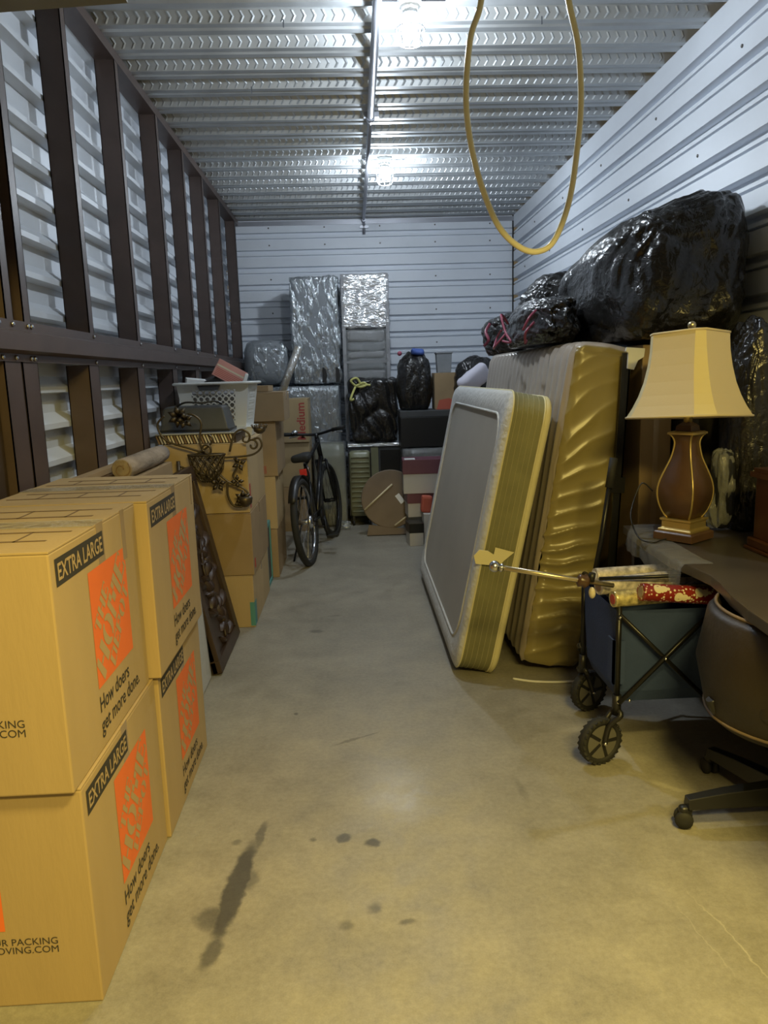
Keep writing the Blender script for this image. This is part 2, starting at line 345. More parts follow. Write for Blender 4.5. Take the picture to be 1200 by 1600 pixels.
# ribbed sheet behind the studs on the left
pr = []; p = .146; z = -.02
while z < ZC:
    pr += [(0, z), (0, z + .076), (.050, z + .082), (.050, z + .104)]; z += p
pr = [(d, min(zz, ZC)) for d, zz in pr]
wl = struct(profile_strip(pr, lambda d, z, e: (XL + d, e, z), 2.2, YB).build('wall_left', M_sheet), 'ribbed metal sheet wall behind dark brown steel studs')
SX = -1.11
def cstud(y, z0, z1, fl, t=.004):
    m = MB(); m.box(XL + .052, SX, y - fl, y - fl + t, z0, z1); m.box(SX - t, SX, y - fl, y, z0, z1); m.box(XL + .052, XL + .056, y - fl, y, z0, z1); m.box(SX - .02, SX, y - t, y, z0, z1)
    return m
for i, y in enumerate((2.63, 2.767, 3.429, 4.17, 4.961, 5.673, 6.379, 7.149, 8.083)):
    cstud(y, 1.62, ZC - .05, .055).build('stud', M_stud, wl)
    cstud(y + .02, 0, 1.485, .125).build('lower_stud', M_stud, wl)
MB().box(XL + .052, SX + .002, 2.2, YB - .02, ZC - .05, ZC).build('top_track', M_stud, wl)
g = MB(); g.prism([(SX + .001, 1.485), (SX + .006, 1.485), (SX + .006, 1.510), (SX + .040, 1.520), (SX + .040, 1.578), (SX + .006, 1.588), (SX + .006, 1.62), (SX + .001, 1.62)], 2.2, YB - .05, lambda a, b, d: (a, d, b))
g.build('girt', M_stud, wl)
b_ = MB()
for y in (2.5, 2.60, 2.72, 2.75, 3.40, 4.14, 4.93, 5.64, 6.35):
    for z in (1.497, 1.606): b_.lathe([(.009, 0), (.009, .005), (.004, .008)], 6, Matrix.Translation((SX + .006, y, z)) @ Matrix.Rotation(PI / 2, 4, 'Y'))
tag(b_.build('girt_screws', M_steel, wl), None, kind='stuff')
# door jamb and header at the opening
tr = struct(MB().box(XL - .10, SX - .03, 1.95, 2.52, 0, 1.48).box(XL - .10, SX - .045, 1.95, 2.54, 1.62, ZC).build('trim_1', M_jamb), 'dark brown door jamb at the near left corner')
for z in (1.70, 1.735): MB().lathe([(.012, 0), (.012, .006), (.006, .01)], 8, Matrix.Translation((SX - .045, 2.50, z)) @ Matrix.Rotation(PI / 2, 4, 'Y')).build('bolt_head', M_screw, tr)
hd = MB().prism([(XL, 2.475), (-.62, 2.512), (-.62, 2.60), (XL, 2.60)], 2.42, 2.50, lambda a, b, d: (a, d, b))
struct(hd.build('trim_2', M_olive), 'olive painted door track across the top left corner')
struct(MB().box(XL - .6, XR + .6, .88, .98, 2.30, 3.4).build('wall_front', M_olive), 'header above the unit opening')
# steel deck ceiling with embossed webs
per = .268; y = 2.15; prof = []
h = .052
webs = []
while y < YB + .05:
    prof += [(y, ZC + h), (y + .088, ZC + h), (y + .112, ZC), (y + .150, ZC), (y + .160, ZC + .009), (y + .172, ZC + .009), (y + .182, ZC), (y + .224, ZC), (y + .248, ZC + h)]
    webs.append(y + .088); y += per
cm = MB(); n = len(prof)
for x in (XL - .05, XR + .05): cm.v += [(x, a, b) for a, b in prof]
for i in range(n - 1): cm.f.append([i, i + 1, n + i + 1, n + i]); cm.sm.append(False)
ce = struct(cm.build('ceiling', M_deck), 'galvanised corrugated steel deck ceiling with embossed ribs')
em = MB()
nv = Vector((0, -h, -.024)).normalized()
for yw in webs:
    if yw > YB: break
    x = XL + .05
    while x < XR - .02:
        # chevron on the web: three points, raised ridge
        def wp(dx, t, o): return Vector((x + dx, yw + .024 * t, ZC + h * (1 - t))) + nv * o
        c = [(0, .10), (.013, .50), (0, .90)]; wd = .0075
        vs = []
        for dx, t in c: vs += [wp(dx - wd, t, .0002), wp(dx, t, .0036), wp(dx + wd, t, .0002)]
        em.add(vs, [(0, 1, 4, 3), (1, 2, 5, 4), (3, 4, 7, 6), (4, 5, 8, 7), (0, 2, 1), (6, 7, 8)])
        x += .0475
tag(em.build('embossment', M_deck, ce), None, kind='stuff')
hg = MB()
for (x, yy) in ((-.25, 3.83), (.95, 3.83), (-.5, 4.64), (-.2, 5.98), (1.0, 6.25), (.55, 3.03)):
    hg.box(x - .003, x + .003, yy, yy + .002, ZC - .035, ZC)
tag(hg.build('hanger_tab', M_steel, ce), None, kind='stuff')

# conduit
cd = thing('conduit_pipe', 'straight grey conduit pipe running under the ceiling to the back wall', 'pipe', (.17, 3.0, ZC - .045))
MB().tube([(.165, 2.3, ZC - .032), (.183, 5.12, ZC - .032)], .021, 12).build('near_pipe', M_conduit, cd, True)
MB().tube([(.183, 5.08, ZC - .032), (.193, 8.20, ZC - .032), (.194, 8.255, ZC - .045), (.194, 8.275, ZC - .085), (.194, 8.275, ZC - .16)], .015, 12).build('far_pipe', M_conduit, cd, True)
for yy, r in ((5.10, .027), (8.20, .021)): MB().tube([(.183 + (yy - 5.1) * .0032, yy - .03, ZC - .032), (.183 + (yy - 5.1) * .0032, yy + .03, ZC - .032)], r, 12).build('coupling', M_conduit, cd, True)
MB().box(.14, .235, 5.08, 5.11, ZC - .03, ZC + .0).build('strap', M_conduit, cd, True)
MB().box(.15, .24, 8.262, 8.29, ZC - .10, ZC - .075).build('strap', M_conduit, cd, True)

# caged bulb lights
def caged_light(x, y, label, s=1.0):
    t = thing('caged_ceiling_light', label, 'ceiling light', (x, y, ZC))
    MB().lathe([(.055, 0), (.055, -.035), (.035, -.045), (.035, -.075)], 20).build('socket', M_white, t)
    br = MB(); br.box(-.16, .16, -.012, .012, -.012, -.002); br.build('mounting_bar', M_steel, t)
    MB().lathe([(.022, -.075), (.030, -.095), (.034, -.115), (.030, -.137), (.018, -.152), (.001, -.158)], 18).build('bulb', M_bulb, t)
    c = MB()
    for k in range(8):
        a = 2 * PI * k / 8; ca, sa = math.cos(a), math.sin(a)
        c.tube(catmull([(.04 * ca, .04 * sa, -.070), (.062 * ca, .062 * sa, -.105), (.062 * ca, .062 * sa, -.150), (.052 * ca, .052 * sa, -.185)], 4), .0022, 5)
    for r, z in ((.052, -.185), (.063, -.128), (.040, -.070)):
        c.tube([(r * math.cos(2 * PI * k / 20), r * math.sin(2 * PI * k / 20), z) for k in range(20)], .0025, 5, closed=True)
    c.build('wire_cage', M_steel, t)
    ld = bpy.data.lights.new('bulb_light', 'POINT'); ld.energy = LAMP_W; ld.color = LAMP_COL; ld.shadow_soft_size = .035
    lo = bpy.data.objects.new('bulb_light', ld); C.objects.link(lo); lo.location = (0, 0, -.20); lo.parent = t
    return t
caged_light(.318, 3.64, 'lit caged bulb nearest the camera under the steel deck')
caged_light(.315, 6.10, 'lit caged bulb nearer the back wall')

# hanging yellow cord
cp = [(.46, 2.5, ZC), (.45, 2.5, 2.72), (.435, 2.5, 2.51), (.401, 2.5, 2.404), (.386, 2.5, 2.243), (.398, 2.5, 2.114), (.432, 2.5, 1.982), (.488, 2.5, 1.856), (.56, 2.5, 1.79), (.622, 2.5, 1.781), (.669, 2.5, 1.819), (.713, 2.5, 1.938), (.737, 2.5, 2.108), (.744, 2.5, 2.237), (.732, 2.5, 2.383), (.701, 2.5, 2.507), (.66, 2.5, 2.72), (.64, 2.5, ZC)]
cp[0] = (.46, 2.5, ZC + .03); cp[-1] = (.64, 2.5, ZC + .03)
tag(MB().tube(catmull(cp, 6), .0095, 10).build('extension_cord', M_cord), 'yellow cord hanging in a loop from the ceiling', 'cord')

# ================================================================ CARTONS
def carton(name, label, x0, x1, y0, y1, z0, z1, m=None, rotz=0.0, group=None, tape=True, flaps=True, bevel=.004, cat='box'):
    m = m or M_card; cx, cy = (x0 + x1) / 2, (y0 + y1) / 2; w, d, h = x1 - x0, y1 - y0, z1 - z0
    t = thing(name, label, cat, (cx, cy, z0), rotz, group)
    fl = .006 if flaps else 0
    MB().box(-w / 2, w / 2, -d / 2, d / 2, 0.001, h - fl).build('body', m, t, bevel=bevel)
    if flaps:
        for a, b in ((-d / 2, -.002), (.002, d / 2)): MB().box(-w / 2, w / 2, a, b, h - fl, h - .0005).build('flap', m, t, bevel=.0015)
    if tape:
        tp = MB(); tp.box(-w / 2 - .0008, w / 2 + .0008, -.025, .025, h - .001, h); tp.box(w / 2, w / 2 + .0009, -.025, .025, h - .06, h); tp.build('tape', M_tape, t)
    return t
def face_px(w):   # +X face: text x -> +Y, text y -> +Z
    return lambda off=.001: Matrix(((0, 0, 1, w / 2 + off), (1, 0, 0, 0), (0, 1, 0, 0), (0, 0, 0, 1)))
def face_my(d):   # -Y face: text x -> +X, text y -> +Z
    return lambda off=.001: Matrix(((1, 0, 0, 0), (0, 0, -1, -d / 2 - off), (0, 1, 0, 0), (0, 0, 0, 1)))
# stencilled block capitals on a 45 degree diagonal
GLY = {
 'H': (1.0, [(0, 0, .34, 1), (.66, 0, 1, 1), (.34, .44, .66, .56)]),
 'O': (1.0, None), 'M': (1.25, [(0, 0, .26, 1), (.95, 0, 1.25, 1), (.26, .70, .50, 1), (.70, .70, .95, 1), (.46, .34, .76, .72)]),
 'E': (.82, [(0, 0, .34, 1), (.34, .88, .82, 1), (.34, .46, .62, .56), (.34, 0, .82, .12), (.70, .72, .82, .88), (.70, .12, .82, .28)]),
 'T': (.86, [(.27, 0, .59, 1), (0, .88, .27, 1), (.59, .88, .86, 1), (0, .70, .10, .88), (.76, .70, .86, .88)]),
 'D': (.95, [(0, 0, .32, 1), (.32, .88, .66, 1), (.32, 0, .66, .12), (.66, .08, .92, .92)]),
 'P': (.85, [(0, 0, .32, 1), (.32, .88, .62, 1), (.32, .42, .62, .54), (.58, .48, .85, .94)])}
def glyph_word(word, hgt, x, y, mb, ang=PI / 4, sp=.10):
    ca, sa = math.cos(ang), math.sin(ang); cx = 0
    def tf(a, b): return (x + a * ca - b * sa, y + a * sa + b * ca, 0)
    for ch in word:
        w, rects = GLY[ch]
        if ch == 'O':
            for sgn in (-1, 1):
                outer = []; inner = []
                for k in range(9):
                    th = -PI / 2 + PI * k / 8; outer.append((.5 + sgn * (.06 + .44 * math.cos(th)), .5 + .52 * math.sin(th))); inner.append((.5 + sgn * (.06 + .14 * math.cos(th)), .5 + .40 * math.sin(th)))
                poly = outer + inner[::-1]
                vs = [tf((cx + a) * hgt, b * hgt) for a, b in poly]
                m_ = len(outer); mb.add(vs, [(k, k + 1, 2 * m_ - 2 - k, 2 * m_ - 1 - k) for k in range(m_ - 1)])
        else:
            for (a0, b0, a1, b1) in rects:
                g_ = .025; mb.add([tf((cx + a0 + g_) * hgt, b0 * hgt), tf((cx + a1) * hgt, b0 * hgt), tf((cx + a1) * hgt, b1 * hgt), tf((cx + a0 + g_) * hgt, b1 * hgt)], [(0, 1, 2, 3)])
        cx += w + sp
    return cx * hgt
def logo(t, T, u, v, s):
    """orange square at (u,v), side s"""
    sq = MB().add([(u, v, 0), (u + s, v, 0), (u + s, v + s, 0), (u, v + s, 0)], [(0, 1, 2, 3)])
    lg = sq.build('logo_square', M_orange, t, T=T(.0008))
    g = MB(); r = s
    q2 = math.sqrt(.5)
    for wd, hg_, st_, nn_, sp_ in (('HOME', .27, .12, -.10, .07), ('THE', .155, .40, .205, .10), ('DEPOT', .165, .33, -.295, .08)):
        glyph_word(wd, hg_ * r, u + (st_ - nn_) * q2 * r, v + (st_ + nn_) * q2 * r, g, sp=sp_)
    # keep only what lies on the square
    keep = MB(); 
    for f in g.f:
        ps = [g.v[i] for i in f]
        cl = [(min(max(a, u), u + s), min(max(b, v), v + s), 0) for a, b, c in ps]
        keep.add(cl, [list(range(len(cl)))])
    keep.build('lettering', M_card, t, T=T(.0014))
XLG = 'extra large moving boxes'
def xl_box(x1, y0, y1, z0, label, w=.47, h=.535, front=True, rotz=0.0):
    t = carton('moving_box', label, x1 - w, x1, y0, y1, z0, z0 + h, M_card, rotz, XLG, tape=False)
    d = y1 - y0; FX = face_px(w); FY = face_my(d); o = -d / 2
    # banner
    MB().add([(o + .025, .452, 0), (o + .33, .452, 0), (o + .33, .512, 0), (o + .025, .512, 0)], [(0, 1, 2, 3)]).build('banner', M_ink, t, T=FX(.0008))
    bt = text_mesh('EXTRA LARGE', .052, .0009); mxx = max(v[0] for v in bt.v)
    bt.v = [(o + .035 + v[0] * .285 / mxx, .464 + v[1], 0) for v in bt.v]; bt.build('banner_lettering', M_card, t, T=FX(.0014))
    logo(t, FX, o + .205, .150, .285)
    for tx, vy in (('How doers', .092), ('get more done.', .040)):
        a = text_mesh(tx, .056, .0006); a.v = [(o + .20 + v[0] * .92, vy + v[1], 0) for v in a.v]; a.build('slogan', M_ink, t, T=FX(.001))
    if front:
        for tx, vy, bo in (('YOUR PACKING', .158, 0), ('HDMOVING.COM', .137, 0)):
            a = text_mesh(tx, .0245, bo, 'RIGHT'); a.v = [(w / 2 - .085 + v[0], vy + v[1], 0) for v in a.v]; a.build('web_lettering', M_ink, t, T=FY(.001))
        logo(t, FY, w / 2 - .200 - .20, .195, .20)
    return t
b1 = xl_box(-.622, 1.545, 2.165, 0, 'front lower extra large moving box resting on the floor nearest the camera')
b2 = xl_box(-.612, 2.175, 2.775, 0, 'second extra large moving box on the floor, under a taped top one')
b3 = xl_box(-.626, 1.52, 2.135, .536, 'front upper extra large moving box on top, nearest the camera')
b4 = xl_box(-.594, 2.150, 2.770, .536, 'second upper extra large moving box with clear tape over its corner')
# print and tape on the tops and the long sides of the boxes
def top_print(t, w, d, h):
    pm = MB()
    for (u0, v0, u1, v1) in ((-.22, -.20, .20, -.19), (-.20, -.10, .22, -.09), (-.22, .10, .20, .112), (-.18, .20, .22, .21)): pm.box(u0 * w / .5, u1 * w / .5, v0, v1, h, h + .0006)
    for u in (-.12, 0, .12): pm.box(u - .0025, u + .0025, -.20, -.09, h, h + .0006); pm.box(u - .0025, u + .0025, .10, .21, h, h + .0006)
    pm.build('flap_print', M_inkb, t)
    MB().box(-w / 2, w / 2, -.045, .045, h + .0002, h + .0014).build('clear_tape', M_ctape, t)
for t in (b3, b4): top_print(t, .47, .615, .535)
for t in (b1, b2, b3, b4):
    tm = MB(); tm.box(.235, .2357, -.02, .03, .42, .535); tm.build('tape', M_tape, t)
MB().box(.235, .2359, .17, .205, .40, .535).build('tape', M_tape, b3)
MB().box(.235, .2359, .26, .275, .43, .53).build('tape', M_tape, b4)

# boards, rug and wrapped panel between the boxes and the studs
t = thing('wooden_board', 'long brown wooden board standing on edge against the studs', 'board', (-1.085, 3.55, 0))
MB().box(-.018, .018, -.72, .72, 0, 1.02).build('panel', M_brownw, t, bevel=.003)
MB().box(-.022, .022, -.72, .72, 1.02, 1.045).build('edge_strip', M_card2, t, bevel=.002)
t = thing('flat_carton', 'long flat cardboard carton standing beside the brown board', 'box', (-1.0, 3.50, 0))
MB().box(-.06, .06, -.70, .44, 0, 1.0).build('body', M_card2, t, bevel=.004); MB().box(-.012, .012, -.70, .44, 1.0, 1.0015).build('tape', M_tape, t)
t = thing('rolled_rug', 'rolled fuzzy brown rug lying on the long flat carton', 'rug', (-.985, 3.50, 1.0))
rg = MB(); T = Matrix.Translation((0, -.27, .045)) @ Matrix.Rotation(-PI / 2, 4, 'X')
rg.lathe([(.040, 0), (.045, .01), (.044, .2), (.046, .4), (.044, .6), (.040, .70)], 18, T); rg.build('roll', M_rug, t)
sp = MB(); sp.tube([((.008 + .0045 * k * .5) * math.cos(k * .5), -.272, .045 + (.008 + .0045 * k * .5) * math.sin(k * .5)) for k in range(32) if .008 + .0045 * k * .5 < .040], .0025, 5); sp.build('spiral_end', M_brownw, t)
t = thing('wrapped_board', 'white plastic wrapped panel standing behind the moving boxes', 'panel', (-.74, 3.13, 0), rot=(0, -.06, 0))
MB().box(-.025, .022, -.33, .33, .004, .95).build('panel', M_paper, t, bevel=.004)
softbox(.028, .335, .478, .006, 12, lambda p, n: p + n * .002 * noise.noise(p * 14), Matrix.Translation((-.002, 0, .484))).build('plastic_wrap', M_wrapd, t)

# carved dark wood panel, leaning to the left
def carved_panel():
    W_, H_ = .60, .98
    t = thing('carved_wood_panel', 'dark carved wooden panel leaning between moving boxes and brown cartons', 'panel', (-.668, 3.79, 0.0), rot=(0, -.205, 0))
    # local: x = outwards (+X), y along, z up
    MB().box(-.048, -.020, -W_ / 2, W_ / 2, 0.012, H_).build('back_board', M_wood, t, bevel=.003)
    for (a, b, c, d) in ((-W_ / 2, W_ / 2, .012, .075), (-W_ / 2, W_ / 2, H_ - .075, H_), (-W_ / 2, -W_ / 2 + .07, .075, H_ - .075), (W_ / 2 - .07, W_ / 2, .075, H_ - .075)):
        MB().box(-.048, 0, a, b, c, d).build('frame_rail', M_wood, t, bevel=.004)
    # carved leaves and stems
    def leaf(y, z, ang, L, wd):
        mb = MB(); n = 7; rows = []
        for i in range(n):
            s = i / (n - 1); ww = wd * math.sin(PI * (s * .86 + .07)) ; yy = L * s; zz = .018 * math.sin(PI * s)
            rows.append([(-ww, yy, .0), (-ww * .5, yy, .008 + zz * .5), (0, yy, .014 + zz), (ww * .5, yy, .008 + zz * .5), (ww, yy, .0)])
        vs = [p for r in rows for p in r]; fs = [(i * 5 + k, i * 5 + k + 1, i * 5 + k + 6, i * 5 + k + 5) for i in range(n - 1) for k in range(4)]
        mb.add(vs, fs, True); ca, sa = math.cos(ang), math.sin(ang)
        mb.v = [(-.0215 + q, y + a * ca - b * sa, z + a * sa + b * ca) for a, b, q in mb.v]
        return mb
    for row in range(5):
        z = .15 + row * .165; y0 = -.04 if row % 2 else .04
        for k in range(6): leaf(y0, z + .03, 2 * PI * k / 6 + .3 * row, .085, .020).build('carved_leaf', M_wood, t)
        fl_ = MB(); fl_.sphere((-.012, y0, z + .03), .022, 10, 6); fl_.build('carved_rosette', M_wood, t)
        for sg in (-1, 1): leaf(y0 + sg * .09, z + .08, sg * -.9, .11, .020).build('carved_leaf', M_wood, t); leaf(y0 + sg * .14, z - .02, sg * 2.2, .09, .018).build('carved_leaf', M_wood, t)
    st = MB(); st.tube(catmull([(-.015, .02, .09), (-.012, .05, .25), (-.012, -.05, .45), (-.012, .05, .65), (-.012, -.05, .80), (-.015, 0, .89)], 8), .008, 6); st.build('carved_stem', M_wood, t)
    return t
carved_panel()

# cartons further back on the left
GC = 'plain brown cartons stacked along the left side'
A1 = carton('carton', 'bottom brown carton with teal print behind the carved panel', -1.05, -.598, 4.20, 4.97, 0, .308, M_card, group=GC)
MB().box(.226, .2268, -.384, -.30, .01, .15).build('teal_print', M_teal, A1); MB().box(.20, .2262, -.3858, -.385, .01, .15).build('teal_print', M_teal, A1)
A2 = carton('carton', 'middle brown carton with small red marks behind the carved panel', -1.05, -.588, 4.20, 4.95, .309, .668, M_card2, group=GC)
mk = MB()
for i in range(4): mk.box(.2315, .2322, -.33 + i * .012, -.324 + i * .012, .03 + .0 * i, .085)
mk.build('red_mark', M_red, A2)
A3 = carton('carton', 'top brown carton of the near stack, below the glass tray', -1.05, -.592, 4.21, 4.97, .669, 1.062, M_card, group=GC)
MB().box(.2295, .2302, -.355, -.31, .02, .16).build('red_label', M_red, A3)
B1 = carton('carton', 'bottom carton of the stack beside the bicycle wheel', -.98, -.562, 5.30, 5.92, 0, .355, M_card2, group=GC)
B2 = carton('carton', 'second carton of the stack beside the bicycle', -.98, -.556, 5.30, 5.90, .356, .732, M_card, group=GC)
B3 = carton('carton', 'third carton of the stack, with loose tape beside the bicycle', -.98, -.535, 5.30, 5.92, .733, 1.116, M_card2, group=GC)
mk = MB()
for i in range(4): mk.box(.10 + i * .012, .106 + i * .012, -.3112, -.3105, .02, .075)
mk.build('red_mark', M_red, B3)
B4 = carton('carton', 'topmost carton right of the white laundry basket', -.93, -.468, 5.28, 5.75, 1.117, 1.318, M_card2, group=GC)
B5 = carton('carton', 'thin flat carton lying on the topmost carton', -.90, -.58, 5.40, 5.72, 1.319, 1.362, M_card2, group=GC, tape=False)
C1 = carton('carton', 'lowest carton under the medium moving box', -.83, -.405, 6.95, 7.40, 0, .42, M_card2, group=GC)
C2 = carton('carton', 'second carton under the medium moving box behind the bicycle', -.83, -.402, 6.95, 7.40, .421, .83, M_card, group=GC)
C3 = carton('moving_box', 'medium moving box with red vertical lettering', -.80, -.398, 6.93, 7.38, .831, 1.225, M_card, group=GC)
a = text_mesh('Medium', .105, .002); a.v = [(.198 - .03 - v[1], .02 + v[0] * 1.0, 0) for v in a.v]; a.build('lettering', M_red, C3, T=face_my(.45)(.001))

t = thing('picture_frame', 'teal edged picture frame standing between two carton stacks', 'frame', (-.615, 5.14, 0))
for (a, b, c, d) in ((-.13, .13, .002, .03), (-.13, .13, .40, .43), (-.13, -.10, .03, .40), (.10, .13, .03, .40)): MB().box(-.010, .010, a, b, c, d).build('frame_rail', M_teal, t, bevel=.002)
MB().box(-.004, .003, -.10, .10, .03, .40).build('picture', M_greyd, t)

# glass tray / wrapped frame, tote, tub, basket
t = thing('wrapped_tray', 'flat grey glass tray with dark striped sides on a brown carton', 'tray', (-.865, 4.43, 1.063))
MB().box(-.225, .225, -.20, .20, .052, .060).build('top_sheet', M_glassp, t, bevel=.002)
MB().box(-.215, .215, -.19, .19, 0, .052).build('body', M_wood, t)
for k in range(26): MB().box(-.004, .004, -.002, .002, 0, .048, Matrix.Translation((-.205 + .0162 * k, -.193, .003)) @ Matrix.Rotation(-.35, 4, 'Y')).build('stripe', M_ivory if k % 3 else M_brownw, t)
t = thing('storage_tote', 'dark grey plastic storage tote on the glass tray', 'container', (-.895, 4.46, 1.1235))
MB().layers([[Vector((sx * a, sy * b, z)) for sx, sy in ((-1, -1), (1, -1), (1, 1), (-1, 1))] for a, b, z in ((.195, .135, 0), (.165, .115, .135), (.150, .10, .142))], smooth=False).build('body', M_greyd, t, bevel=.008)
MB().box(-.20, .20, -.14, .14, .0, .014).build('rim', M_blackp, t, bevel=.004)
MB().tube(catmull([(-.10, -.10, .14), (-.04, -.115, .165), (.05, -.11, .16), (.12, -.09, .168), (.155, -.07, .15)], 6), .006, 6).build('strap', M_blackp, t)
t = thing('white_tub', 'shallow white tub under the laundry basket', 'tub', (-.79, 4.82, 1.063))
MB().layers([[Vector((sx * a, sy * b, z)) for sx, sy in ((-1, -1), (1, -1), (1, 1), (-1, 1))] for a, b, z in ((.165, .12, 0), (.18, .135, .052), (.185, .14, .06))], smooth=False).build('body', M_white, t, bevel=.006)

def basket():
    t = thing('laundry_basket', 'white plastic laundry basket full of clutter on the carton stack', 'basket', (-.83, 4.83, 1.124), rotz=-.06)
    h = .265; A0, B0, A1, B1 = .185, .125, .220, .155
    nU, nV = 11, 7
    def side(fn, holes):
        mb = MB(); 
        # grid with hexagonal holes: cell quads; hole cells become a ring
        for i in range(nU):
            for j in range(nV):
                u0, u1, v0, v1 = i / nU, (i + 1) / nU, j / nV, (j + 1) / nV
                if holes(i, j):
                    c = ((u0 + u1) / 2, (v0 + v1) / 2); out = []; inn = []
                    for k in range(8):
                        a = 2 * PI * k / 8 + PI / 8; ca, sa = math.cos(a), math.sin(a); q = max(abs(ca), abs(sa))
                        out.append((c[0] + ca / q * (u1 - u0) / 2, c[1] + sa / q * (v1 - v0) / 2)); inn.append((c[0] + ca * (u1 - u0) * .36, c[1] + sa * (v1 - v0) * .36))
                    vs = [fn(*p) for p in out + inn]; mb.add(vs, [(k, (k + 1) % 8, 8 + (k + 1) % 8, 8 + k) for k in range(8)])
                else: mb.add([fn(u0, v0), fn(u1, v0), fn(u1, v1), fn(u0, v1)], [(0, 1, 2, 3)])
        return mb
    hole = lambda i, j: (2 <= i <= 8 and 1 <= j <= 5)
    def L(a, b, s): return a + (b - a) * s
    for nm, fn in (('front', lambda u, v: Vector((L(-1, 1, u) * L(A0, A1, v), -L(B0, B1, v), v * h))), ('back', lambda u, v: Vector((L(1, -1, u) * L(A0, A1, v), L(B0, B1, v), v * h))),
                   ('right', lambda u, v: Vector((L(A0, A1, v), L(-1, 1, u) * L(B0, B1, v), v * h))), ('left', lambda u, v: Vector((-L(A0, A1, v), L(1, -1, u) * L(B0, B1, v), v * h)))):
        o = side(fn, hole).build('side_panel', M_white, t, weld=True)
        md = o.modifiers.new('solid', 'SOLIDIFY'); md.thickness = .003
    MB().box(-A0, A0, -B0, B0, 0, .006).build('bottom', M_white, t)
    rim = MB(); pts = []
    for (sx, sy) in ((1, 1), (-1, 1), (-1, -1), (1, -1)):
        for k in range(5):
            a = math.atan2(sy, sx) - PI / 4 + PI / 2 * k / 4; pts.append((sx * (A1 - .02) + .035 * math.cos(a), sy * (B1 - .02) + .035 * math.sin(a), h))
    rim.tube(pts, .013, 8, closed=True, flat=.7); rim.build('rim', M_white, t)
    hd_ = MB(); hd_.prism([(-.075, 0), (.075, 0), (.055, -.038), (-.055, -.038)], -.170, -.160, lambda a, b, d: (a - .02, d, h - .002 + b)); hd_.build('handle_slot', M_greyd, t, bevel=.002)
    return t
basket()
# basket contents
def loose_box(name, label, cat, c, d, rot, m, bevel=.003):
    t = MB().box(-d[0] / 2, d[0] / 2, -d[1] / 2, d[1] / 2, -d[2] / 2, d[2] / 2).build(name, m, bevel=bevel); t.location = c; t.rotation_euler = rot; tag(t, label, cat); return t
o = thing('pink_carton', 'pink carton tilted on top of the laundry basket', 'box', (-.755, 4.83, 1.445), rot=(0, math.radians(30), .2))
MB().box(-.095, .095, -.05, .05, -.055, .055).build('body', M_pink, o, bevel=.003)
for k in range(5): MB().box(-.085 + .0, .085, -.0508, -.0502, -.045 + k * .010, -.041 + k * .010).build('print_line', M_redcloth, o)
MB().box(-.092, .092, -.0512, -.0502, .012, .022).build('pale_band', M_ivory, o)
loose_box('paper_bundle', 'crumpled white papers at the left of the laundry basket', 'paper', (-.96, 4.80, 1.405), (.12, .10, .03), (.1, .12, .3), M_paper)
loose_box('black_case', 'small black case lying in the laundry basket', 'case', (-.865, 4.84, 1.40), (.10, .14, .05), (.1, -.3, .2), M_blackp, .008)
loose_box('white_gadget', 'small white gadget at the right rim of the laundry basket', 'gadget', (-.655, 4.80, 1.41), (.022, .03, .07), (0, .35, .2), M_white, .006)
loose_box('folded_cloth', 'grey folded cloth filling the laundry basket', 'cloth', (-.83, 4.83, 1.30), (.34, .22, .12), (0, 0, -.06), M_greyl, .03)

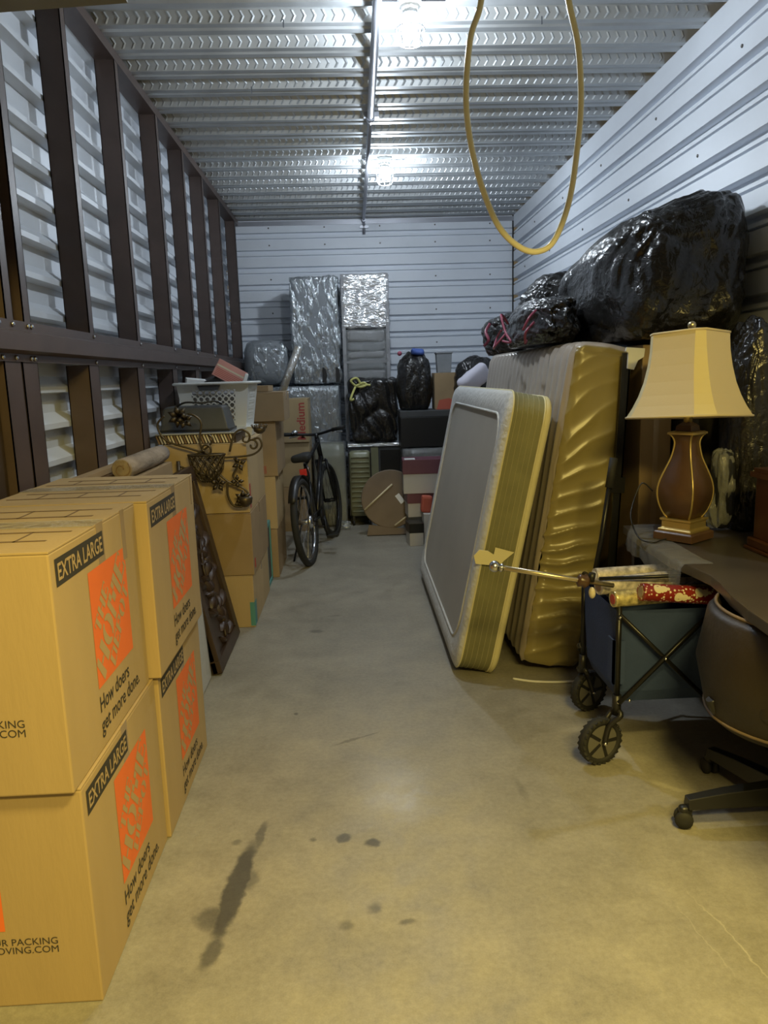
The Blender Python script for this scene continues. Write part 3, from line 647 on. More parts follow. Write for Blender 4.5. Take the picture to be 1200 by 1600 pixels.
# ---------------------------------------------------------------- scrolled metalwork
def scrollwork():
    t = thing('scroll_candelabrum', 'antique bronze scrolled metal candelabrum with leaves in front of the cartons', 'candelabrum', (-.955, 4.14, 0))
    def W(*ps): return catmull([Vector((p[0] * 1.02, p[1], 1.4 - (1.4 - p[2]) * 1.02)) - Vector((-.955, 4.14, 0)) for p in ps], 6)
    Y = 4.14
    MB().tube([(0, 0, .0), (0, 0, .98)], .011, 8).build('stem', M_bronze, t)
    MB().lathe([(.05, 0), (.05, .012), (.025, .03), (.012, .06)], 20).build('foot', M_bronze, t)
    def spiral(cx, cz, r0, r1, a0, a1, n=20, y=Y): return [(cx + (r0 + (r1 - r0) * i / n) * math.cos(a0 + (a1 - a0) * i / n), y, cz + (r0 + (r1 - r0) * i / n) * math.sin(a0 + (a1 - a0) * i / n)) for i in range(n + 1)]
    arms = []
    # left arm: sweeps from the hub up and over to the left leaf cluster
    arms.append([(-.74, Y, 1.01), (-.86, Y, 1.05), (-.99, Y, 1.10), (-1.03, Y, 1.18), (-.99, Y, 1.23)])
    arms.append([(-.80, Y, 1.03), (-.815, Y, 1.10), (-.80, Y, 1.19), (-.85, Y, 1.235), (-.90, Y, 1.22)])
    arms.append([(-.84, Y - .03, 1.02), (-.77, Y - .03, 1.06), (-.74, Y - .03, 1.10), (-.76, Y - .03, 1.125)])
    # right arm with double curl
    arms.append([(-.78, Y, 1.0), (-.65, Y, 1.0), (-.54, Y, 1.01), (-.49, Y, 1.05), (-.50, Y, 1.095), (-.535, Y, 1.09)])
    arms.append([(-.66, Y, 1.03), (-.63, Y, 1.12), (-.585, Y, 1.145), (-.55, Y, 1.115), (-.56, Y, 1.08), (-.585, Y, 1.085), (-.58, Y, 1.11)])
    arms.append(spiral(-.535, 1.06, .032, .010, 2.5, -3.5))
    # hanging lower arm
    arms.append([(-.80, Y, 1.0), (-.74, Y, .93), (-.68, Y, .87), (-.60, Y, .83), (-.575, Y, .79), (-.60, Y, .745), (-.65, Y, .745)])
    arms.append([(-.68, Y, .87), (-.685, Y, .80), (-.66, Y, .74), (-.61, Y, .73)])
    arms.append([(-.64, Y, 1.0), (-.625, Y, .95), (-.65, Y, .90), (-.62, Y, .86)])
    arms.append([(-.93, Y, .96), (-.86, Y, .93), (-.78, Y, .90), (-.74, Y, .84)])
    arms.append(spiral(-.78, 1.05, .035, .010, -1.5, 4.5, y=Y - .04))
    for a in arms: MB().tube(W(*a), .0062, 6).build('scroll_arm', M_bronze, t)
    def leafs(c, r, n, ph=0.0):
        c = Vector(c) - Vector((-.955, 4.14, 0))
        for k in range(n):
            a = ph + 2 * PI * k / n; d = Vector((math.cos(a), -.25, math.sin(a))).normalized(); sd = Vector((-math.sin(a), 0, math.cos(a)))
            mb = MB(); vs = [c, c + d * r * .5 + sd * r * .28 + Vector((0, -.012, 0)), c + d * r, c + d * r * .5 - sd * r * .28 + Vector((0, -.012, 0)), c + d * r * .5 + Vector((0, -.020, 0)), c + d * r * .5 + Vector((0, .004, 0))]
            mb.add(vs, [(0, 1, 4), (1, 2, 4), (2, 3, 4), (3, 0, 4), (0, 5, 1), (1, 5, 2), (2, 5, 3), (3, 5, 0)], True); mb.build('leaf', M_bronze, t)
    leafs((-.93, Y, 1.22), .065, 7); leafs((-.895, Y - .02, 1.20), .05, 5, .5)
    leafs((-.625, Y, .955), .045, 4, .4); leafs((-.64, Y, .86), .04, 4); leafs((-.745, Y, .85), .05, 5, .2); leafs((-.615, Y, .765), .05, 6, .5); leafs((-.62, Y, .745), .035, 5)
    cr = MB()   # small crown candle cup at the right tip
    cc = Vector((-.505, Y, 1.115)) - Vector((-.955, 4.14, 0)); cr.lathe([(.012, 0), (.03, .012), (.036, .035)], 14, Matrix.Translation(cc)); cr.build('candle_cup', M_bronze, t)
    for k in range(9): a = 2 * PI * k / 9; MB().tube([cc + Vector((.035 * math.cos(a), .035 * math.sin(a), .03)), cc + Vector((.044 * math.cos(a), .044 * math.sin(a), .05))], .004, 5).build('cup_tip', M_bronze, t)
    bl = MB(); bl.lathe([(.012, 0), (.036, .02), (.042, .05), (.03, .06)], 14, Matrix.Translation(Vector((-.605, Y, .715)) - Vector((-.955, 4.14, 0)))); bl.build('candle_cup', M_bronze, t)
    # pierced wire body in the middle
    wc = Vector((-.80, Y, .99)) - Vector((-.955, 4.14, 0))
    wb_ = MB()
    for k in range(14):
        a = 2 * PI * k / 14
        for sg in (-1, 1): wb_.tube(catmull([wc + Vector((.10 * math.cos(a), .040 * math.sin(a), .02)), wc + Vector((.085 * math.cos(a + sg * .6), .045 * math.sin(a + sg * .6), -.06)), wc + Vector((.03 * math.cos(a + sg * 1.2), .02 * math.sin(a + sg * 1.2), -.13))], 4), .0035, 5)
    wb_.tube([wc + Vector((.10 * math.cos(2 * PI * k / 20), .040 * math.sin(2 * PI * k / 20), .02)) for k in range(20)], .006, 6, closed=True)
    wb_.build('wire_bowl', M_bronze, t)
scrollwork()

# ---------------------------------------------------------------- bicycle
def bicycle():
    t = thing('bicycle', 'black bicycle with red rear reflector parked beside the cartons', 'bicycle', (-.405, 5.345, 0.0), rot=(0, math.radians(-6), math.radians(-9)))
    R = .315
    def wheel(cy, nm, T0=Matrix.Identity(4)):
        T = T0 @ Matrix.Translation((0, cy, R + .012))
        rim = MB(); rim.tube([T @ Vector((0, (R - .028) * math.cos(2 * PI * k / 40), (R - .028) * math.sin(2 * PI * k / 40))) for k in range(40)], .012, 6, closed=True)
        for k in range(20):
            a = 2 * PI * k / 20; rim.tube([T @ Vector((.022 * (-1) ** k, .02 * math.cos(a + .5), .02 * math.sin(a + .5))), T @ Vector((0, (R - .03) * math.cos(a), (R - .03) * math.sin(a)))], .0014, 4, caps=False)
        rim.tube([T @ Vector((-.05, 0, 0)), T @ Vector((.05, 0, 0))], .018, 10)
        w = rim.build(nm, M_steel if nm == 'rear_wheel' else M_blackm, t)
        ti = MB(); ti.tube([T @ Vector((0, R * math.cos(2 * PI * k / 48), R * math.sin(2 * PI * k / 48))) for k in range(48)], .026, 10, closed=True); ti.build('tire', M_rubber, w)
    wheel(.33, 'rear_wheel'); steer = Matrix.Translation((0, 1.36, 0)) @ Matrix.Rotation(-.06, 4, 'Z') @ Matrix.Translation((0, -1.36, 0))
    wheel(1.36, 'front_wheel', steer)
    ax = R + .012; fr = MB()
    bb = (0, .76, .29); st = (0, .62, .74); ht = (0, 1.20, .86); hb = (0, 1.24, .74)
    fr.tube([bb, st], .016, 10); fr.tube([st, ht], .017, 10); fr.tube([bb, hb], .020, 10); fr.tube([(0, 1.19, .90), (0, 1.25, .71)], .021, 10)
    for s in (-1, 1): fr.tube([(s * .03, .72, .29), (s * .062, .33, ax)], .010, 8); fr.tube([(s * .02, .63, .70), (s * .062, .33, ax)], .009, 8)
    fr.build('frame', M_blackm, t)
    fk = MB()
    for s in (-1, 1): fk.tube([steer @ Vector((s * .045, 1.26, .70)), steer @ Vector((s * .05, 1.36, ax))], .013, 8)
    fk.tube([steer @ Vector((-.05, 1.26, .70)), steer @ Vector((.05, 1.26, .70))], .014, 8); fk.build('fork', M_blackm, t)
    hbm = MB(); hbm.tube(catmull([steer @ Vector(p) for p in ((-.27, 1.10, .965), (-.16, 1.15, .955), (-.04, 1.19, .935), (.04, 1.19, .935), (.16, 1.15, .955), (.29, 1.10, .975))], 6), .012, 8); hbm.tube([(0, 1.19, .88), (0, 1.19, .94)], .018, 8); hbm.build('handlebar', M_blackm, t)
    for s in (-1, 1): MB().tube([steer @ Vector((s * .17, 1.145, .957)), steer @ Vector((s * .285, 1.10, .972))], .017, 10).build('grip', M_rubber, t)
    for s in (-1, 1): MB().tube(catmull([steer @ Vector((s * .14, 1.17, .955)), steer @ Vector((s * .17, 1.22, .935)), steer @ Vector((s * .24, 1.21, .93))], 4), .006, 6).build('brake_lever', M_steel, t)
    MB().lathe([(.028, 0), (.03, .012), (.018, .028), (.002, .032)], 14, Matrix.Translation((-.17, 1.13, .965))).build('bell', M_steel, t)
    MB().tube([st, (0, .60, .785)], .013, 8).build('seat_post', M_steel, t)
    sd = softbox(.075, .14, .03, .028, 8, lambda p, n: Vector((p.x * (1.0 - .55 * max(0, (p.y + .05) / .19)), p.y, p.z)), Matrix.Translation((0, .59, .80))); sd.build('saddle', M_rubber, t)
    cr = MB(); T = Matrix.Translation((.05, .76, .29)) @ Matrix.Rotation(PI / 2, 4, 'Y'); cr.lathe([(.085, 0), (.085, .006), (.03, .008)], 24, T); cr.tube([(.06, .76, .29), (.075, .70, .13)], .009, 6); cr.tube([(-.06, .76, .29), (-.075, .82, .45)], .009, 6); cr.build('crankset', M_blackm, t)
    for (x, y, z) in ((.12, .70, .13), (-.12, .82, .45)): MB().box(x - .045, x + .045, y - .035, y + .035, z - .01, z + .01).build('pedal', M_blackp, t, bevel=.003)
    ch = MB(); ch.tube([(.06, .76, .375), (.06, .33, ax + .035)], .005, 5); ch.tube([(.06, .76, .205), (.06, .33, ax - .035)], .005, 5); ch.build('chain', M_blackm, t)
    MB().lathe([(.055, 0), (.045, .02), (.03, .03)], 18, Matrix.Translation((.035, .33, ax)) @ Matrix.Rotation(PI / 2, 4, 'Y')).build('cassette', M_steel, t)
    MB().box(-.028, .028, .505, .525, .66, .715).build('reflector', M_reflect, t, bevel=.005)
    MB().tube([(0, .52, .69), (0, .60, .72)], .008, 6).build('reflector_bracket', M_blackm, t)
    MB().tube([(-.05, .42, .30), (-.16, .40, .012 - .016)], .008, 6).build('kickstand', M_blackm, t)
    fd = MB(); n = 14
    for i in range(n):
        a0 = .35 + 2.2 * i / n; a1 = .35 + 2.2 * (i + 1) / n; rr = R + .045
        fd.add([(-.03, .33 + rr * math.cos(a0), ax + rr * math.sin(a0)), (.03, .33 + rr * math.cos(a0), ax + rr * math.sin(a0)), (.03, .33 + rr * math.cos(a1), ax + rr * math.sin(a1)), (-.03, .33 + rr * math.cos(a1), ax + rr * math.sin(a1))], [(0, 1, 2, 3)], True)
    o = fd.build('fender', M_blackp, t, weld=True); md = o.modifiers.new('s', 'SOLIDIFY'); md.thickness = .003
    br = MB(); br.tube(catmull([(.03, .55, .60), (.05, .52, .66), (.045, .50, .72), (.02, .56, .76)], 5), .006, 6); br.build('brake_cable', M_steel, t)
    return t
bicycle()
# ================================================================ BACK WALL PILE
def wrapped(name, label, cat, x0, x1, y0, y1, z0, z1, inner, wrapm, amp=.010, n=16, freq=9.0, r=.03, group=None):
    cx, cy = (x0 + x1) / 2, (y0 + y1) / 2; t = thing(name, label, cat, (cx, cy, z0), 0, group)
    hx, hy, hz = (x1 - x0) / 2, (y1 - y0) / 2, (z1 - z0) / 2
    softbox(hx - .014, hy - .014, hz - .010, r, 4, None, Matrix.Translation((0, 0, hz))).build('body', inner, t)
    sd = Vector((x0 * 7, y0 * 5, z0 * 3))
    def f(p, nn):
        a = noise.noise(Vector((p.x * freq, p.y * freq, p.z * freq * .5)) + sd); b = abs(noise.noise(Vector((p.x * freq * 2.2 + p.z * 6, p.y * freq * 2, p.z * 5 - p.x * 7)) + sd)) + .5 * abs(noise.noise(Vector((p.x * freq * 4 - p.z * 9, p.y * freq * 4, p.z * 8)) - sd))
        return p + nn * (amp * (a * .5 - b))
    softbox(hx - .002, hy - .002, hz - .001, r, n, f, Matrix.Translation((0, 0, hz))).build('plastic_wrap', wrapm, t)
    return t
wrapped('wrapped_chest', 'wide plastic wrapped grey chest against the back wall', 'chest', -1.07, -.105, 7.46, 8.10, 0, 1.338, M_grey, M_wrap, .02, 22)
tl = wrapped('wrapped_sofa', 'tall plastic wrapped grey sofa section stood upright at the back', 'sofa', -.575, -.085, 7.58, 7.98, 1.34, 2.385, M_grey, M_wrap, .03, 44)
for x in (.075, .205): MB().prism([(-.018, .02), (.012, .02), (.024, .09), (.012, .15), (-.018, .17)], -.206, -.196, lambda a, b, d: (x + a, d, b)).build('corner_guard', M_blackp, tl)
wrapped('wrapped_bundle', 'low cloudy plastic wrapped bundle on the chest beside the dark studs', 'bundle', -1.06, -.60, 7.50, 7.95, 1.34, 1.80, M_grey, M_wrap, .05, 20, 6.0, .14)
wrapped('wrapped_ottoman', 'plastic wrapped olive ottoman on the floor behind the bicycle', 'ottoman', -.385, -.068, 7.08, 7.44, 0, .80, M_green, M_wrapd, .014, 14)
tube = thing('cardboard_tube', 'plastic wrapped cardboard tube leaning above the medium box', 'tube', (-.655, 7.05, 1.226))
MB().tube([(0, 0, .02), (.185, .10, .46)], .034, 14).build('tube', M_card, tube)
MB().tube([(-.002, -.001, .012), (.09, .05, .235), (.186, .10, .462), (.194, .104, .48)], [.036, .037, .040, .018], 12).build('plastic_wrap', M_wrap, tube)
# low cabinet and shelf
cb = thing('low_cabinet', 'low dark cabinet with a shiny wrapped top at the back', 'cabinet', (.26, 7.70, 0))
MB().box(-.31, .31, -.37, .40, 0, .735).build('body', M_greyd, cb, bevel=.004)
MB().box(-.315, .315, -.385, .40, .735, .768).build('wrapped_top', M_foil, cb, bevel=.006)
MB().box(-.09, -.02, -.376, -.37, .02, .73).build('corner_post', M_green, cb)
MB().box(.0, .29, -.375, -.37, .04, .70).build('door', M_blackp, cb)
sh = thing('wrapped_shelf', 'tall shelf of folded grey blankets under silver bubble wrap', 'shelf', (.165, 7.80, .769))
for sx in (-.215, .215):
    for sy in (-.17, .17): MB().box(sx - .017, sx + .017, sy - .017, sy + .017, 0, 1.62).build('post', M_greyl, sh, bevel=.003)
for z in (.02, .52, .78, 1.12, 1.60): MB().box(-.21, .21, -.165, .165, z - .012, z + .010).build('shelf_board', M_greyl, sh)
zz = .54
for k in range(7):
    hgt = .07 + .02 * (k % 3); q = k
    softbox(.188 - .004 * (k % 2), .158, hgt / 2, .03, 8, lambda p, n: p + Vector((0, 0, .010 * noise.noise(Vector((p.x * 9, p.y * 6, q * 3.1))))), Matrix.Translation((0, -.004, zz + hgt / 2))).build('folded_blanket', M_greyl if k % 2 else M_grey, sh); zz += hgt + .002
def ff(p, nn): return p + nn * (.012 * noise.noise(p * 12) - .016 * abs(noise.noise(Vector((p.x * 7, p.y * 7, p.z * 26)))))
softbox(.238, .192, .262, .02, 26, ff, Matrix.Translation((0, 0, 1.362))).build('bubble_wrap', M_foil, sh)
softbox(.236, .190, .30, .02, 18, ff, Matrix.Translation((0, 0, .80))).build('plastic_wrap', M_wrapd, sh)

def bag_mesh(hx, hy, hz, seed, amp=.14, wr=.05, freq=2.6, sub=5, flat=.25, po=.78, slope=0.0, sx=0.0):
    bm = bmesh.new(); bmesh.ops.create_icosphere(bm, subdivisions=sub, radius=1.0); sd = Vector((seed * 3.7, seed * 1.9, -seed * 2.3)); rnd = random.Random(seed)
    dirs = [Vector((rnd.uniform(-1, 1), rnd.uniform(-1, 1), rnd.uniform(-1, 1))).normalized() for _ in range(4)]
    def ridge(q, dv, f, k):      # long creases running along dv
        p_ = q - dv * q.dot(dv) * .78; return (1 - abs(noise.noise(p_ * f + sd * k))) ** 7
    for v in bm.verts:
        p = v.co.copy(); q = Vector([math.copysign(abs(c) ** po, c) for c in p])
        d = 1 + amp * noise.noise(q * freq * .6 + sd) + amp * .55 * noise.noise(q * freq * 1.4 - sd)
        for k, dv in enumerate(dirs):
            m_ = max(0.0, .55 + 1.3 * noise.noise(q * 1.6 + sd * (k + 2))); d -= wr * (1.0, .8, .55, .4)[k] * m_ * ridge(q, dv, (3.2, 4.6, 7.5, 11.0)[k], k + 1)
        d += wr * .25 * noise.noise(q * 9 - sd)
        q = q * d; q.z = max(q.z, -1 + flat)
        v.co = Vector((q.x * hx, q.y * hy, (q.z + 1 - flat) * hz * 2 / (2 - flat) * (1 + slope * q.y + sx * q.x)))
    mb = MB(); bm.verts.index_update(); mb.add([v.co.copy() for v in bm.verts], [[v.index for v in f.verts] for f in bm.faces], True); bm.free(); return mb
def ribbon(pts, w, m, name, parent):
    P = catmull(pts, 6); mb = MB(); n = len(P); vs = []
    for i, p_ in enumerate(P):
        t_ = (P[min(i + 1, n - 1)] - P[max(i - 1, 0)]).normalized(); s_ = t_.cross(Vector((.2, 1, .1))).normalized() * w; vs += [p_ - s_, p_ + s_]
    mb.add(vs, [(2 * i, 2 * i + 1, 2 * i + 3, 2 * i + 2) for i in range(n - 1)], True)
    o = mb.build(name, m, parent); md = o.modifiers.new('s', 'SOLIDIFY'); md.thickness = .003; return o
def bag(name, label, c, h, seed, m=None, sub=5, group=None, **k):
    t = thing(name, label, 'bag', c, 0, group); bag_mesh(*h, seed, sub=sub, **k).build('sack', m or M_black, t); return t
GB = 'black plastic sacks'
bk = thing('black_cloth_bag', 'large square black bag with a yellow bow in front of the shelf', 'bag', (.215, 7.40, .769), group=GB)
softbox(.235, .105, .31, .05, 30, lambda p, n: p + n * (.02 * noise.noise(p * 6 + Vector((4, 2, 1))) - .030 * (1 - abs(noise.noise(Vector((p.x * 9 + p.z * 4, p.y * 8, p.z * 3.5 - p.x * 3))))) ** 6 + .008), Matrix.Translation((0, 0, .311))).build('sack', M_black, bk)
for pts in ([(-.17, -.115, .55), (-.215, -.13, .60), (-.16, -.135, .625), (-.13, -.13, .57), (-.17, -.12, .55)], [(-.17, -.115, .55), (-.10, -.13, .58), (-.07, -.135, .56), (-.12, -.13, .54), (-.17, -.115, .55)],
            [(-.17, -.115, .55), (-.20, -.125, .49), (-.225, -.13, .42), (-.19, -.13, .43)], [(-.17, -.115, .55), (-.10, -.125, .56), (-.03, -.13, .555)]): ribbon(pts, .010, M_yellowr, 'yellow_bow', bk)
sc2 = thing('ribbed_suitcase', 'olive hard shell suitcase with horizontal ribs standing on the floor', 'suitcase', (.058, 7.20, 0))
softbox(.105, .095, .31, .03, 6, None, Matrix.Translation((0, 0, .40))).build('shell', M_green, sc2)
for k in range(12): MB().tube([(-.085, -.096, .14 + k * .047), (.085, -.096, .14 + k * .047)], .009, 6).build('rib', M_green, sc2)
for x in (-.105, .100): MB().box(x - .006, x + .006, -.10, .09, .10, .70).build('edge_band', M_blackp, sc2, bevel=.003)
for x in (-.075, .075):
    for yy in (-.06, .06): MB().lathe([(.022, -.01), (.026, 0), (.022, .01)], 12, Matrix.Translation((x, yy, .0262)) @ Matrix.Rotation(PI / 2, 4, 'Y')).build('wheel', M_rubber, sc2)
    MB().box(x - .012, x + .012, -.07, .07, .045, .10).build('wheel_housing', M_blackp, sc2)
wrapped('wrapped_crate', 'black plastic wrapped crate under the dark trunk', 'crate', .44, .97, 6.86, 7.30, 0, .752, M_blackw, M_wrapd, .014, 14)
tk = thing('trunk_chest', 'black storage trunk with a grey lid below the tied bag', 'trunk', (.70, 7.09, .753))
MB().box(-.262, .262, -.20, .20, 0, .275).build('body', M_blackp, tk, bevel=.006); MB().box(-.268, .268, -.206, .206, .275, .335).build('lid', M_greyd, tk, bevel=.006)
bb_ = bag('garbage_bag', 'knotted black garbage bag with blue cloth showing at its top', (.585, 7.09, 1.089), (.165, .165, .265), 3.3, group=GB, amp=.10)
softbox(.06, .05, .03, .025, 6, lambda p, n: p + n * .012 * noise.noise(p * 20), Matrix.Translation((.035, -.07, .525))).build('blue_cloth', M_bluep, bb_)
MB().sphere((-.13, -.04, .515), .022, 10, 6).build('pink_tie', M_pinkr, bb_)
cc_ = carton('carton', 'upright tan carton with a red patch on the black trunk', .762, .962, 6.96, 7.22, 1.089, 1.42, M_card2, tape=False)
MB().prism([(-.085, 0), (.095, 0), (.095, .07), (.03, .10), (-.06, .085)], -.1345, -.131, lambda a, b, d: (a, d, b)).build('red_patch', M_redcloth, cc_)
gb = thing('grey_bin', 'small grey bin standing on the upright tan carton', 'bin', (.862, 7.09, 1.421))
MB().layers([[Vector((sx * a, sy * b, z)) for sx, sy in ((-1, -1), (1, -1), (1, 1), (-1, 1))] for a, b, z in ((.062, .062, 0), (.07, .07, .17), (.076, .076, .172), (.076, .076, .185))], smooth=False).build('body', M_grey, gb, bevel=.004)
hc = carton('carton', 'large dark carton hidden behind the mattresses near the back', 1.0, 1.68, 6.45, 7.45, 0, 1.12, M_card2, tape=False)
bag('garbage_bag', 'low black bag between the grey bin and the mattress', (1.13, 6.95, 1.121), (.19, .22, .225), 5.1, group=GB, amp=.12)
bag('garbage_bag', 'dull grey bag against the back of the right wall', (1.46, 7.0, 1.121), (.2, .25, .235), 6.7, M_greyl, group=GB, amp=.12)
pl = thing('white_pillow', 'lavender white pillow lying on the low black bag', 'pillow', (1.08, 6.68, 1.36), rot=(.3, -.62, .15))
softbox(.15, .06, .085, .05, 8, lambda p, n: p + n * .01 * noise.noise(p * 12)).build('case', M_pillow, pl)
# folded round table
rt_ = thing('round_table', 'folded round brown tabletop with pale edge strips leaning at the back', 'table', (.315, 6.62, 0.0), rot=(math.radians(-9), 0, 0))
Tz = Matrix.Translation((0, 0, .325)) @ Matrix.Rotation(PI / 2, 4, 'X')
MB().lathe([(.255, -.012), (.262, -.006), (.262, .008), (.255, .014)], 40, Tz, smooth=False).build('top', M_tbl, rt_)
for (a, b) in (((-.235, .235), (.02, .455)), ((.03, .085), (.255, .245))): MB().tube([(a[0], -.018, a[1]), (b[0], -.018, b[1])], .009, 6).build('edge_strip', M_ivory, rt_)
MB().box(-.045, .045, -.0165, -.0145, -.022, .022, Matrix.Translation((.085, 0, .325)) @ Matrix.Rotation(.95, 4, 'Y')).build('label', M_paper, rt_)
MB().prism([(-.22, .006), (.22, .006), (.20, .045), (-.20, .10)], -.012, .03, lambda a, b, d: (a, d, b)).build('base_rail', M_tbl, rt_)
cpb = tag(softbox(.06, .05, .035, .03, 12, lambda p, n: p + n * .03 * noise.noise(p * 26), Matrix.Translation((-.10, 6.98, .036))).build('crumpled_plastic', M_wrap), 'crumpled clear plastic on the floor near the suitcase', 'plastic sheet')
# shoe boxes
def shoebox(label, x0, x1, y0, y1, z0, z1, lidm, bodym, rotz=0.0, name='shoe_box'):
    cx, cy = (x0 + x1) / 2, (y0 + y1) / 2; w, d, h = x1 - x0, y1 - y0, z1 - z0; t = thing(name, label, 'box', (cx, cy, z0), rotz, 'shoe boxes by the grey mattress')
    MB().box(-w / 2 + .004, w / 2 - .004, -d / 2 + .004, d / 2 - .004, 0, h - .004).build('body', bodym, t, bevel=.002); MB().box(-w / 2, w / 2, -d / 2, d / 2, h * .58, h).build('lid', lidm, t, bevel=.002); return t
s0 = shoebox('dark shoe box at the bottom of the plum stack', .45, .80, 6.36, 6.60, 0, .205, M_greyd, M_greyd)
s1 = shoebox('plum lidded shoe box second from the top', .44, .79, 6.36, 6.60, .206, .41, M_purple, M_offw, .05)
s2 = shoebox('plum lidded shoe box with a white label on top of the stack', .415, .79, 6.34, 6.60, .411, .70, M_purple, M_offw, -.03)
MB().box(-.17, -.08, -.12, .0, .29, .2915).build('label', M_paper, s2)
s3 = shoebox('small white box with dark sides on the floor by the mattress', .43, .555, 6.14, 6.33, 0, .19, M_blackp, M_offw, .1)
loose_box('red_pouch', 'small red pouch beside the plum shoe boxes', 'pouch', (.60, 6.29, .33), (.09, .10, .14), (0, .1, 0), M_redcloth, .02)
loose_box('cream_box', 'small cream box under the red pouch', 'box', (.64, 6.26, .13), (.15, .14, .258), (0, 0, .05), M_offw)
# ================================================================ MATTRESSES
def rrect(w, h, r, n=8):
    pts = []
    for (sx, sy, a0) in ((1, 1, 0), (-1, 1, PI / 2), (-1, -1, PI), (1, -1, 3 * PI / 2)):
        for k in range(n + 1):
            a = a0 + PI / 2 * k / n; pts.append((sx * (w / 2 - r) + r * math.cos(a), sy * (h / 2 - r) + r * math.sin(a)))
    return pts
def grey_mattress():
    Lm, Hm, Tm = 1.92, 1.315, .205; lean = math.atan2(.27, 1.28)
    t = thing('grey_mattress', 'thin grey white mattress with striped edge leaning on the gold one', 'mattress', (.525, 4.26, .0), rot=(0, lean, math.radians(-.3)))
    z0 = Hm / 2 + .018
    def ring(x, ins, wob=0.0):
        return [Vector((x + wob * noise.noise(Vector((a * 4, b * 4, x * 9))), a, b + z0)) for a, b in rrect(Lm - 2 * ins, Hm - 2 * ins, (.11 - ins * .3 if ins < .09 else .14))]
    x0 = -Tm / 2
    MB().layers([ring(x0 + .010, .115), ring(x0 + .004, .10, .006), ring(x0 - .002, .06, .01), ring(x0 + .004, .02, .008), ring(x0 + .016, .004), ring(x0 + .026, -.002)], cap0=False, cap1=False).build('quilted_border', M_matw, t)
    MB().layers([ring(x0 + .018, .30), ring(x0 + .014, .16), ring(x0 + .010, .112)], cap0=True, cap1=False, smooth=True).build('centre_panel', M_matp, t)
    MB().layers([ring(x0 + .026, -.001), ring(x0 + .04, .002), ring(.0, .003), ring(Tm / 2 - .035, .0)], cap0=False, cap1=False).build('striped_side', M_matg, t)
    MB().layers([ring(Tm / 2 - .035, -.001), ring(Tm / 2 - .018, -.004), ring(Tm / 2 - .004, .008), ring(Tm / 2, .03)], cap0=False, cap1=True).build('warm_lit_edge', M_matc, t)
    for x, r, ins, m in ((x0 + .006, .007, .110, M_matw), (x0 + .026, .0045, -.001, M_matc), (Tm / 2 - .035, .005, 0, M_matc)): MB().tube(ring(x, ins), r, 6, closed=True).build('piping', m, t)
    for k in range(5): MB().tube(ring(x0 + .046 + k * .024, .001), .0016, 5, closed=True).build('stripe', mat('pale_olive_thread', (.33, .31, .17), .7), t)
    dk = MB(); dk.layers([ring(x0 - .001, .0), ring(x0 - .001, .0)][:1] + [ring(x0 + .002, .0)], cap0=False, cap1=False)
    return t
grey_mattress()
